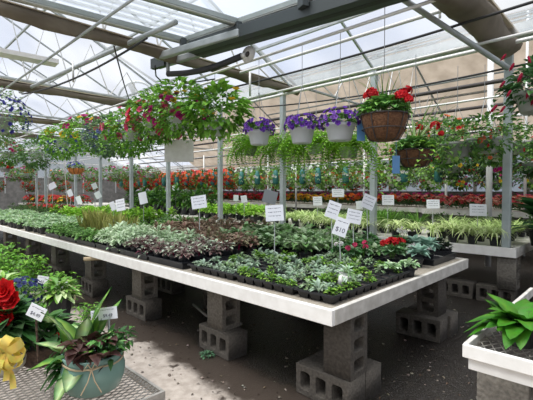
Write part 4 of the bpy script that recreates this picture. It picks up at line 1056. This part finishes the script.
# far left canopy of baskets
y = -.5
while y < 15:
    farbasket('deepw' if y < 5 else 'deepr', 'grey_pot', [(.035, .08, .025), (.06, .12, .035), (.10, .18, .05)], [RED, MAG, WHT, YEL] if y < 5 else [RED, ORG, RED], (9.55, y, 1.42), 'dark green hanging pot low above the far bench with scattered flowers', 'low hanging pots above the far bench', 2.6, nf=30 if y < 5 else 75, r=.22); y += .72
for x in (-.5, 1.0, 2.4, 3.8, 5.2, 6.6, 8.0, 10.2, 11.8):
    for z_ in (1.35, 1.9): farbasket('deepr' if z_ < 1.5 else 'deepw', 'grey_pot', GD, [RED], (x+(.4 if z_ < 1.5 else 0), 21.0 if z_ < 1.5 else 20.4, z_), 'hanging pot in the last row before the end wall', 'hanging pots before the end wall', 2.6, r=.22)
pipe((-1, 21.0, 2.6), (12.6, 21.0, 2.6), .014, 'pale_metal', 'lowest cross pipe before the end wall'); pipe((-1, 20.4, 2.6), (12.6, 20.4, 2.6), .014, 'pale_metal', 'second cross pipe before the end wall')
pipe((9.55, -2, 2.6), (9.55, 18, 2.6), .016, 'pale_metal', 'pale hanger pipe above the far bench')
for k, (x, y) in enumerate(((4.05, 15.8), (4.05, 17.0), (5.9, 13), (5.9, 14.6), (5.9, 16.4), (7.0, 15), (7.0, 17), (5.9, 18.0), (7.0, 12.4), (7.0, 13.6), (5.9, 11.6))):
    top = 2.7 if x < 3.5 else 2.66
    farbasket('ll', 'white_pot', [(.09, .16, .05), (.16, .25, .09)], [PINK, MAG, (.6, .3, .5)], (x, y, 1.72), 'distant white hanging pot of pink flowers at the left', 'distant pink flower pots at the left', top, nf=26)
pipe((5.9, 11, 2.66), (5.9, 20, 2.66), .014, 'pale_metal', 'distant hanger pipe in the second bay at left'); pipe((7.0, 12, 2.66), (7.0, 20, 2.66), .014, 'pale_metal', 'distant hanger pipe beyond the second bench at left')

# hanging white board
p = on(179, 151, 3.35); t = thing('hanging_white_board', 'plain white board hanging under the pink petunia basket', 'board', p, YAW-PI/2-.1)
g = MB(); g.box((-.225, -.008, -.165), (.225, .008, .165)); bevel(g.build('board', 'white_paint', t))
g = MB(); g.tube([(-.18, 0, .165), (-.18, 0, 2.88-p.z)], .003, 4); g.tube([(.18, 0, .165), (.18, 0, 2.88-p.z)], .003, 4); g.build('cords', 'wire', t)

# ================================================================== PRICE SIGNS
def sign(px, py, wpx, hpx, z0, xpl, lab, tilt=0, lean=0, mat='card', txt=None, stake='grey_stake', group=None, d=None, yaw=0):
    """card centre at the pixel on plane x = xpl (or depth d); stake down to z0"""
    p = PX(px, py, xpl) if d is None else PD(px, py, d); dep = (p-Vector((0, 0, H))).dot(F); w = wpx/393*dep; h = hpx/393*dep
    t = thing('price_sign', lab, 'price sign', (p.x, p.y, z0), YAW-PI/2+yaw, group)
    zc = p.z-z0; g = MB(); g.tube([(0, .004, 0), (math.sin(tilt)*h*.3, .004, zc)], .0045 if dep < 8 else .008, 5); g.build('stake', stake, t)
    g = MB(); g.box((-w/2, -.0015, -h/2), (w/2, .0015, h/2)); o = g.build('card', mat, t); o.location = (0, -.003, zc); o.rotation_euler = (lean, -tilt, 0)
    if mat == 'card' and wpx > 8:
        rr = random.Random(int(px))
        lines = 1 if txt else 3
        for li in range(lines):
            s = MB(); z = h*(.30-.24*li); x = -w*.36
            while x < w*.34:
                l = w*rr.uniform(.03, .08); s.box((x, -.0022, z-h*.018+rr.uniform(-.02, .02)*h), (x+l, -.0018, z+h*.02)); x += l+w*.03
            s.build('writing_line', 'ink', o)
        if txt:
            cu = bpy.data.curves.new('t', 'FONT'); cu.body = txt; cu.size = h*.36; cu.align_x = 'CENTER'; cu.offset = 0; cu.extrude = .0002
            q = bpy.data.objects.new('t', cu); C.objects.link(q); dg = bpy.context.evaluated_depsgraph_get(); me = bpy.data.meshes.new_from_object(q.evaluated_get(dg)); bpy.data.objects.remove(q)
            me.materials.clear(); me.materials.append(MATS['ink']); q = bpy.data.objects.new('price_writing', me); C.objects.link(q); q.parent = o; q.location = (0, -.0025, -h*.28); q.rotation_euler = (PI/2, 0, 0)
    return t
B = TOP+.03
sign(199, 202, 15, 13, B, 2.5, 'white price card on a grey stake left of centre above the brown leaved plants', .15, -.2)
sign(274.5, 213, 18, 16, B, 2.62, 'large white price card on a stake behind the seedling trays', .06, -.15)
sign(270, 197, 14, 13, B, 4.9, 'grey back of a price card just above the large white card', -.25, 0, 'card_dim')
sign(333, 210, 13, 17, B, 2.95, 'tilted white price card above the lower tilted card', -.35, -.1)
sign(341, 227, 14, 18, B, 2.72, 'tilted white price card with a price, lowest of the tilted cluster', -.35, -.1, txt='$10')
sign(354, 216.5, 15, 14, B, 3.1, 'tilted white price card just right of the paired tilted cards', -.2, -.1)
sign(368.5, 202, 13, 14, B, 3.5, 'tilted greyish price card left of the coconut basket post', -.4, -.1)
sign(338, 193, 12, 8, B, 5.6, 'small white price card in front of the yellow flowers', 0, -.1)
sign(317.5, 201, 9, 9, B, 5.4, 'small white price card right of the middle steel post', .05, -.1)
sign(359, 205, 6, 8, B, 5.3, 'small cream price card half hidden behind the tilted greyish one', .1, 0)
sign(388, 200, 12, 10, B, 5.35, 'white price card right of the coconut basket post', 0, -.1)
sign(433, 204, 13, 9, B, 5.45, 'white price card with small green mark above the tall grass', 0, -.1)
sign(478, 210, 17, 12, B, 5.3, 'white price card above the spider plants left of the nearest post', -.03, -.15)
sign(143, 198, 8, 12, B, 3.0, 'white price card on a grey stake above the blade leaved plants', .25, -.2)
sign(120.5, 205, 9, 12, B, 2.6, 'white price card left of the taller one above the blade leaved plants', .2, -.2)
sign(113, 206, 5, 9, B, 2.55, 'narrow price card seen edge on beside another card', .35, -.1)
sign(175.5, 188, 6, 5, B, 5.9, 'small white price card among the tall dark green plants', .2, 0)
sign(98, 195, 6, 7, B, 3.3, 'small slanted price card above the bright green plants', .5, -.1)
sign(79, 200, 5, 8, B, 3.2, 'small slanted price card left of the slanted one above bright green plants', .4, -.1)
sign(70, 193, 5, 7, B, 3.5, 'tiny slanted price card near the thin leaning stakes', .4, -.1)
sign(94.5, 186, 5, 6, B, 3.75, 'tiny white price card in front of a distant post', .4, -.1)
sign(236, 198, 5, 6, B, 5.6, 'small white price card, left of a pair on the second bench', 0, 0)
sign(244, 199, 6, 7, B, 5.5, 'small white price card, right of a pair on the second bench', .15, 0)
sign(52, 186, 8, 6, B, 4.5, 'pale tilted card standing among the distant left plants', .5, 0)
# leaning bamboo stakes at left
for (a0, a1, x, lab) in (((64, 160), (68, 200), 3.6, 'thin pale stake leaning right among distant left plants'), ((50, 165), (46, 215), 3.3, 'thin pale stake leaning left among distant left plants'), ((38, 190), (37, 220), 3.2, 'thin upright stake at far left')):
    a = PX(*a0, x); b = PX(*a1, x); b.z = TOP; b.y = PX(a1[0], a1[1], x).y; g = MB(); g.tube([b, a], .009, 5); tag(g.build('plant_stake', 'pale_metal'), lab, 'stake')

# ================================================================== FOREGROUND LEFT PLANTERS
def T(px, py, z=TZ): p = G(px, py, z); return p
# teal bowl
c = Vector((.60, 1.53, TZ)); c = PD(94, 392, 1.57); c.z = TZ
t = thing('teal_bowl_planter', 'glossy teal ceramic bowl planted with mixed leaves on the mesh table', 'planter', c, .2); t.scale = (1, 1, 1.3)
g = MB(); r_ = .118
g.lathe([(r_*.62, 0), (r_*.86, .014), (r_*1.0, .05), (r_*1.0, .075), (r_*.93, .095), (r_*.91, .102), (r_*1.0, .118), (r_*.94, .120), (r_*.85, .105), (.002, .10)], 40); g.build('bowl', 'teal_glaze', t, True)
g = MB(); ring = [((r_*.95)*math.cos(2*PI*j/30), (r_*.95)*math.sin(2*PI*j/30), .098+.002*math.sin(j)) for j in range(31)]; g.tube(ring, .003, 5)
fd = Vector((-F.x, -F.y, 0)).normalized(); fd.rotate(Euler((0, 0, -.2))); fd.rotate(Euler((0, 0, .35)))
sd = Vector((-fd.y, fd.x, 0)); k0 = fd*r_*.98+Vector((0, 0, .098))
for s_ in (-1, 1):
    g.tube([k0, k0+sd*s_*.012+fd*.004+Vector((0, 0, .018)), k0+sd*s_*.026+fd*.004+Vector((0, 0, .004)), k0+Vector((0, 0, -.002))], .0022, 5)
    g.tube([k0, k0+sd*s_*.012+fd*.012+Vector((0, 0, -.03)), k0+sd*s_*.035+fd*.02+Vector((0, 0, -.062))], .0022, 5)
g.build('twine_bow', 'twine', t)
# dieffenbachia: big pointed leaves with pale centres
RTl = RT.copy(); FDl = Vector((F.x, F.y, 0)).normalized()
inv = Euler((0, 0, -.2))
def vloc(r, u, b_=0): v = RT*r+Vector((0, 0, u))+FDl*b_; v.rotate(inv); return v
def bigleaf(g, base, d, L, W, col, rim, droop=.25, fold=.2, up=Vector((0, 0, 1)), n=8):
    d = Vector(d).normalized(); u = d.cross(up).normalized(); nn = u.cross(d).normalized(); vs = []; cs = []; fs = []
    for i in range(n+1):
        t_ = i/n; w = W*.5*(math.sin(PI*min(1, t_**.75))**.8 if 0 < t_ < 1 else 0); p = Vector(base)+d*L*t_-nn*droop*L*t_*t_
        for j, s_ in enumerate((-1, -.5, 0, .5, 1)):
            vs.append(p+u*w*s_+nn*abs(s_)*w*fold+nn*.003*math.sin(i*2.1+s_*3)); k_ = (1-abs(s_))
            cc = rim if abs(s_) > .9 or t_ > .93 else (col if abs(s_) < .2 else tuple((a*.42+b_*.58) for a, b_ in zip(col, rim)))
            cs.append(tuple(x*R.uniform(.85, 1.1) for x in cc))
    for i in range(n):
        for j in range(4): a = i*5+j; fs.append((a, a+1, a+6, a+5))
    g.add(vs, fs, cs)
CREAM = (.36, .44, .24); PG = (.20, .32, .09); RIM = (.025, .08, .02)
specs = [(-.03, .10, 0, .12, 1, .05, .22, .075, PG), (-.02, .09, 0, -.9, .55, .0, .17, .055, CREAM), (-.03, .10, -.01, .75, 1.0, -.1, .15, .055, CREAM), (-.05, .09, -.02, -.8, .25, -.3, .17, .05, PG), (-.03, .09, -.04, .05, .05, -1, .13, .06, CREAM),
         (-.06, .09, 0, -.5, 1, .2, .17, .06, PG), (-.02, .10, 0, .35, 1.1, .3, .20, .06, PG), (-.05, .08, -.03, -.9, -.15, -.5, .12, .05, RIM), (-.05, .085, -.05, -.25, -.3, -.7, .12, .05, CREAM), (-.07, .09, 0, -1, .7, 0, .17, .05, CREAM), (-.05, .10, .02, .2, 1, -.3, .17, .05, CREAM), (-.06, .10, .0, -.35, 1, -.2, .19, .055, CREAM), (-.04, .10, -.03, .5, .6, -.5, .13, .045, PG), (-.02, .10, .02, .1, 1.2, .1, .15, .05, PG)]
for s_ in specs:
    g = MB(); bigleaf(g, vloc(s_[0], s_[1], s_[2]), vloc(s_[3], s_[4], s_[5]), s_[6], s_[7]*1.45, s_[8], RIM, droop=.32); g.build('striped_leaf', 'leaf', t, True)
g = MB()
for _ in range(46):
    a = vloc(R.uniform(-.05, .08), R.uniform(.10, .17), R.uniform(-.11, .03)); d = vloc(R.uniform(-.8, .9), R.uniform(-.2, .6), R.uniform(-1, .2)); bigleaf(g, a, d, R.uniform(.05, .075), .048, jit((.035, .018, .016)), (.055, .03, .026), .4, n=4)
g.build('dark_bronze_leaves', 'leaf', t, True)
g = MB()
for _ in range(120):
    a = vloc(R.uniform(.03, .12), R.uniform(.11, .17), R.uniform(-.08, .07)); g.leaf(a, vloc(R.uniform(-.6, 1), R.uniform(-.2, .7), R.uniform(-1, .6)), R.uniform(.03, .05), .022, jit(R.choice([(.05, .13, .04), (.09, .20, .06), (.035, .08, .03)])))
stems(g, 5, .14, GR, .002, .08); g.build('green_foliage', 'leaf', t)
g = MB()
for _ in range(20): a = vloc(R.uniform(-.12, -.06), R.uniform(.06, .13), R.uniform(-.06, .04)); bigleaf(g, a, vloc(-1, R.uniform(-.9, .3), R.uniform(-.6, .3)), .08, .04, jit((.05, .12, .04)), (.04, .10, .03), .4, n=4)
g.build('side_leaves', 'leaf', t, True)
# wicker bowl
c = PD(44, 368, 1.84); c.z = TZ
t = thing('wicker_basket_planter', 'brown wicker basket planter behind the teal bowl', 'planter', c, 0)
g = MB(); g.lathe([(.085, 0), (.10, .02), (.115, .07), (.125, .085), (.118, .09), (.105, .07), (.002, .065)], 32, wob=.02); g.build('wicker_bowl', 'wicker', t, True)
g = MB(); ring = [(.12*math.cos(2*PI*j/30), .12*math.sin(2*PI*j/30), .086) for j in range(31)]; g.tube(ring, .007, 6); g.build('rim', 'wicker', t, True)
g = MB(); mound(g, 110, .16, .12, .085, .055, [(.03, .07, .025), (.05, .11, .035), (.045, .05, .035)], .09, zmin=-.1); stems(g, 5, .12, DG, .003, .05); g.build('foliage', 'leaf', t)
for (u_, z_, l_) in ((.02, .14, .2), (.06, .13, .17), (-.04, .15, .16), (-.09, .12, .2)):
    g = MB(); bigleaf(g, RT*u_+Vector((0, 0, z_)), RT*(u_*9)+Vector((0, 0, .55))-FDl*.3, l_, .05, CREAM, (.08, .17, .05), .5); g.build('striped_leaf', 'leaf', t, True)
g = MB()
for _ in range(6): d = rdir(0, 1); g.flower(RT*(.12+R.uniform(-.02, .02))+Vector((0, 0, .12+R.uniform(-.02, .03)))-FDl*.08, d-FDl*.6, .016, RED)
g.build('red_blossoms', 'petal', t)
# arching basket handles
for k, (px, lab) in enumerate(((50, 'pale bent cane hoop left of the small price cards'), (68, 'pale bent cane hoop right of the small price cards'))):
    p = PD(px, 300, 2.75); pts = [p+RT*(.05*math.cos(PI*j/10))*(1 if k else 1)+Vector((0, 0, .14*math.sin(PI*j/10)+0)) for j in range(11)]
    pts = [Vector((pts[0].x, pts[0].y, .62))]+pts+[Vector((pts[-1].x, pts[-1].y, .62))]
    g = MB(); g.tube(pts, .005, 6); tag(g.build('cane_hoop', 'twine', None, True), lab, 'cane hoop')
# wooden crate of plants behind the wicker planter, standing on a far low table
# blue and cream pot with red begonia + yellow bow
c = PD(2, 392, 1.72); c.z = TZ
t = thing('blue_glazed_pot', 'blue and cream glazed pot of red begonias at the lower left edge', 'planter', c, 0)
g = MB(); g.lathe([(.07, 0), (.095, .03), (.11, .08), (.105, .13)], 32); g.build('pot', 'cream_glaze', t, True)
g = MB(); g.lathe([(.1065, .118), (.115, .135), (.118, .148), (.10, .148), (.09, .135), (.002, .13)], 32); g.build('blue_rim', 'blue_glaze', t, True)
g = MB()
for k in range(12):
    a = 2*PI*k/12; ring = [((.1085)*math.cos(a+.16*math.cos(2*PI*j/12)), (.1085)*math.sin(a+.16*math.cos(2*PI*j/12)), .08+.02*math.sin(2*PI*j/12)) for j in range(13)]; g.tube(ring, .003, 4)
g.build('painted_rings', 'blue_glaze', t, True)
g = MB(); mound(g, 120, .15, .16, .10, .075, [(.03, .075, .025), (.05, .12, .04), (.025, .05, .02)], .17, zmin=-.2, droop=.4); stems(g, 6, .2, DG, .004, .06); g.build('foliage', 'leaf', t)
def rose(g, p, nrm, r, col):
    for k, (q, n_) in enumerate(((1, 7), (.78, 6), (.55, 5), (.32, 4))):
        for j in range(n_):
            a = 2*PI*j/n_+k; nrm_ = Vector(nrm).normalized(); u = nrm_.orthogonal().normalized(); w = nrm_.cross(u); d = (u*math.cos(a)+w*math.sin(a))
            bigleaf(g, Vector(p)-nrm_*r*.3, d*(1.1-k*.2)+nrm_*(.25+k*.35), r*q, r*.95*q, jit(col, .15), jit(col, .15), -.25, n=4, up=nrm_)
for (px, py, r) in ((3, 291, .062), (10, 300, .05), (4, 318, .05), (-6, 300, .06), (0, 308, .045)):
    p = PD(px, py, 1.66)-t.location; g = MB(); rose(g, p, -F+Vector((0, 0, .5)), r, (.62, .01, .012)); g.build('begonia_bloom', 'petal', t, True)
# yellow ribbon bow
bw = []
P = PD(6, 352, 1.50)-t.location
yb = (.88, .70, .16)
g = MB()
def ribbon(g, pts, w, wdir):
    vs = []; fs = []; wdir = Vector(wdir).normalized()
    for i, p in enumerate(pts): vs += [Vector(p)-wdir*w/2, Vector(p)+wdir*w/2]
    for i in range(len(pts)-1): a = i*2; fs.append((a, a+1, a+3, a+2))
    g.add(vs, fs, [tuple(c_*R.uniform(.75, 1.05) for c_ in yb) for _ in vs])
for k in range(9):
    a = 2*PI*k/9+.3; d = RT*math.cos(a)+Vector((0, 0, math.sin(a))); side = (-RT*math.sin(a)+Vector((0, 0, math.cos(a)))); L = R.uniform(.055, .075); pts = []
    for j in range(9):
        q = j/8*PI; pts.append(P+d*L*math.sin(q)*(1 if j < 9 else 1)-F*(.028*math.sin(2*q)+.012)+side*.004*j)
    ribbon(g, pts, .034, side-F*.3)
g.build('bow_loops', 'petal', t, True)
g = MB()
for s_, l_ in ((.35, .13), (-.3, .11), (.12, .10)):
    pts = [P+RT*s_*.12*q+Vector((0, 0, -l_*q))-F*(.02+.008*math.sin(q*7)) for q in [i/7 for i in range(8)]]; ribbon(g, pts, .03, RT+Vector((0, 0, .3))-F*.2)
g.build('bow_tails', 'petal', t, True)
# dark blue lobelia and leafy pots behind
for (px, d, lab, cols, fl, name) in ((24, 2.35, 'pot of tiny dark blue flowers behind the red begonias', [(.05, .09, .04), (.08, .14, .06)], (.03, .04, .16), 'blue_flower_plant'), (4, 2.5, 'pale striped leafy plant at the far left edge above the red begonias', [CREAM, PG, (.07, .16, .04)], None, 'striped_leafy_plant'),
        (60, 2.45, 'cream striped leafy plant beside the cane hoops', [CREAM, PG, (.1, .2, .05)], None, 'striped_leafy_plant')):
    c = PD(px, 340, d); c.z = TZ; t = thing(name, lab, 'potted plant', c); black_pot(t, .075, .13)
    g = MB(); stems(g, 5, .2, GR, .003, .04)
    mound(g, 110, .11, .12, .09 if not fl else .03, .035 if not fl else .02, cols, .15, zmin=-.3); g.build('foliage', 'leaf', t)
    if fl:
        g = MB()
        for _ in range(90): q = rdir(-.1, 1); g.flower(Vector((q.x*.12, q.y*.12, .16+q.z*.12)), q, .013, jit(fl, .4))
        tag(g.build('blossoms', 'petal', t), kind='stuff')
# signs on the near table
sign(37, 312, 17, 13, TZ+.06, 0, 'white price card on a brown stick beside the red begonias', -.45, -.1, txt='$4.49', stake='wicker', d=1.62)
sign(108, 313, 19, 12, TZ+.08, 0, 'white price card stuck in the teal bowl', .12, -.1, txt='$9.49', d=1.60)
sign(96, 316, 9, 11, TZ+.08, 0, 'small pale card left of the card in the teal bowl', .1, 0, d=1.68)
sign(43, 280, 11, 8, .52, 0, 'small price card standing in front of the weeds under the bench', -.15, -.1, d=2.7, txt='$3')
sign(62, 286, 12, 9, .52, 0, 'small price card between the cane hoops', -.05, -.1, d=2.6, txt='$3')

# right foreground plant
p = PD(521, 348, 1.68); p.z = TOP-.022
t = thing('primrose_plant', 'bright green broad leaved plant in a black pot on the lower right mesh bench', 'potted plant', p, 0); black_pot(t, .062, .10)
for k in range(60):
    g = MB(); a = R.uniform(0, 6.3); e = R.uniform(0, 1); d = Vector((math.cos(a), math.sin(a), .15+1.6*e*e)); L = R.uniform(.11, .19)*(1-.2*e)
    bigleaf(g, Vector((math.cos(a)*.02, math.sin(a)*.02, .095)), d, L, .082, jit(R.choice([(.045, .13, .022), (.07, .18, .03), (.03, .09, .02)])), jit((.05, .14, .025)), R.uniform(.3, .8), n=8); g.build('leaf', 'leaf', t, True)

# dark plant at right edge on the far right bench
p = PX(536, 243, 5.4); t = thing('dark_hosta_plant', 'big dark green broad leaved plant at the right edge beyond the spider plants', 'potted plant', (p.x, p.y-.05, TOP), 0)
g = MB(); g.lathe(round_pot(.13, .18, .01), 20); g.build('pot', 'black_plastic', t)
for k in range(34):
    g = MB(); a = R.uniform(0, 6.3); e = R.uniform(0, 1); bigleaf(g, (math.cos(a)*.03, math.sin(a)*.03, .17+.25*e), (math.cos(a), math.sin(a), .4+1.1*e), R.uniform(.28, .44), .15, jit((.04, .11, .045)), jit((.03, .08, .03)), .55); g.build('broad_leaf', 'leaf', t, True)

# weeds growing under the left part of the large bench
for k, (x, y, s_) in enumerate(((1.35, 5.3, 1.5), (1.5, 4.6, 1.2), (1.3, 6.1, 1.7), (1.55, 5.9, 1.3), (1.15, 4.9, 1.2), (1.1, 5.8, 1.5), (1.45, 6.9, 1.5), (1.2, 4.2, .8), (1.0, 6.9, 1.6), (.95, 5.2, 1.2), (1.45, 3.75, .7), (1.3, 7.8, 1.6), (.9, 4.3, 1.0))):
    g = MB(); stems(g, 8, .26, GR, .003, .1)
    for _ in range(150):
        a = R.uniform(0, 6.3); q = R.uniform(0, .16); z = R.uniform(.02, .32); g.leaf((q*math.cos(a), q*math.sin(a), z), rdir(-.2, .6), .06, .03, jit(R.choice([(.12, .26, .05), (.18, .34, .07), (.08, .17, .04)])))
    o = g.build('weed_clump', 'leaf'); o.location = (x, y, 0); o.scale = (s_,)*3; tag(o, 'wild green weed clump on the ground beside the left part of the large bench', 'weed', 'weeds beside the left part of the large bench')
# litter on the soil
g = MB()
for _ in range(2600):
    x = R.uniform(1.45, 5.0)+R.gauss(0, .05); y = R.uniform(.2, 7.5); s_ = R.uniform(.004, .017); d = rdir(-.1, .6)
    c_ = jit(R.choice([(.07, .05, .035), (.04, .03, .022), (.10, .085, .065), (.02, .016, .012), (.03, .022, .016), (.16, .15, .13)]), .3)
    g.leaf((x, y, .004+s_*.1), Vector((d.x, d.y, .1)), s_*1.8, s_, c_)
tag(g.build('ground_litter', 'leaf'), 'dead leaves and bits of debris on the dark soil', 'ground litter', kind='stuff')
g = MB()
for _ in range(420):
    x = R.uniform(1.3, 4.9); y = R.uniform(.2, 6.5); s_ = R.uniform(.004, .014)
    g.lathe([(s_*.6, 0), (s_, s_*.5), (s_*.6, s_*.9)], 6, (x, y, 0), jit((.14, .12, .10), .4))
tag(g.build('pebbles', 'leaf'), 'small stones strewn on the dark soil', 'pebbles', kind='stuff')
# weeds/green bits at pillar foot
for k, (px, py) in enumerate(((207, 356), (320, 288))):
    p = G(px, py, 0); g = MB(); mound(g, 40, .06, .03, .03, .02, [(.08, .15, .09)], .005); o = g.build('ground_weed', 'leaf'); o.location = (p.x, p.y, 0); tag(o, ['low grey green weed at the foot of the second pillar', 'low weed in the shade behind the near corner pillar'][k], 'weed')
# board lying along the ground under the bench
a = G(180, 302, .03); b = G(112, 293, .03); a = Vector((2.35, 3.55, .03)); b = Vector((2.35, 2.6, .03))
g = MB(); g.tube([(2.0, 4.22, .550), (1.66, 4.36, .548)], .022, 8); o = g.build('pipe_stub', 'twine', None, True); tag(o, 'short tan pipe end poking out below the front board by the third pillar', 'pipe')
g = MB(); g.tube([(2.55, 3.6, .02), (2.42, 3.2, .02), (2.5, 2.75, .02)], .014, 8); tag(g.build('ground_hose', 'old_plank', None, True), 'grey pipe lying on the soil between the second and third pillars', 'pipe')

# ================================================================== CAMERA / LIGHT
cam = bpy.data.cameras.new('camera'); co = bpy.data.objects.new('camera', cam); C.objects.link(co)
cam.sensor_fit = 'HORIZONTAL'; cam.sensor_width = 36; cam.lens = 36*393/533; cam.clip_start = .05
M = Matrix((RT, UP, -F)).transposed().to_4x4(); M.translation = (0, 0, H); co.matrix_world = M
bpy.context.scene.camera = co
w = bpy.data.worlds.new('sky'); bpy.context.scene.world = w; w.use_nodes = True; nt = w.node_tree
bg = nt.nodes['Background']
tc = nt.nodes.new('ShaderNodeTexCoord'); n = nt.nodes.new('ShaderNodeTexNoise'); n.inputs['Scale'].default_value = 2.5; n.inputs['Detail'].default_value = 6
rp = nt.nodes.new('ShaderNodeValToRGB'); rp.color_ramp.elements[0].position = .35; rp.color_ramp.elements[0].color = (.66, .76, 1, 1); rp.color_ramp.elements[1].position = .65; rp.color_ramp.elements[1].color = (1, 1, 1, 1)
nt.links.new(tc.outputs['Generated'], n.inputs['Vector']); nt.links.new(n.outputs['Fac'], rp.inputs[0]); nt.links.new(rp.outputs[0], bg.inputs[0]); bg.inputs[1].default_value = .62
s = bpy.data.lights.new('sun', 'SUN'); so = bpy.data.objects.new('sun', s); C.objects.link(so); s.energy = 5.0; s.angle = math.radians(40); s.color = (1, .97, .92)
so.rotation_euler = Vector((.38, -.12, -1)).to_track_quat('-Z', 'Y').to_euler()
sc = bpy.context.scene
sc.view_settings.view_transform = 'Standard'; sc.view_settings.look = 'None'; sc.view_settings.exposure = 0.35
sc.cycles.use_denoising = True
sc.cycles.max_bounces = 8; sc.cycles.transparent_max_bounces = 16; sc.cycles.diffuse_bounces = 3; sc.cycles.caustics_reflective = False; sc.cycles.sample_clamp_indirect = 6
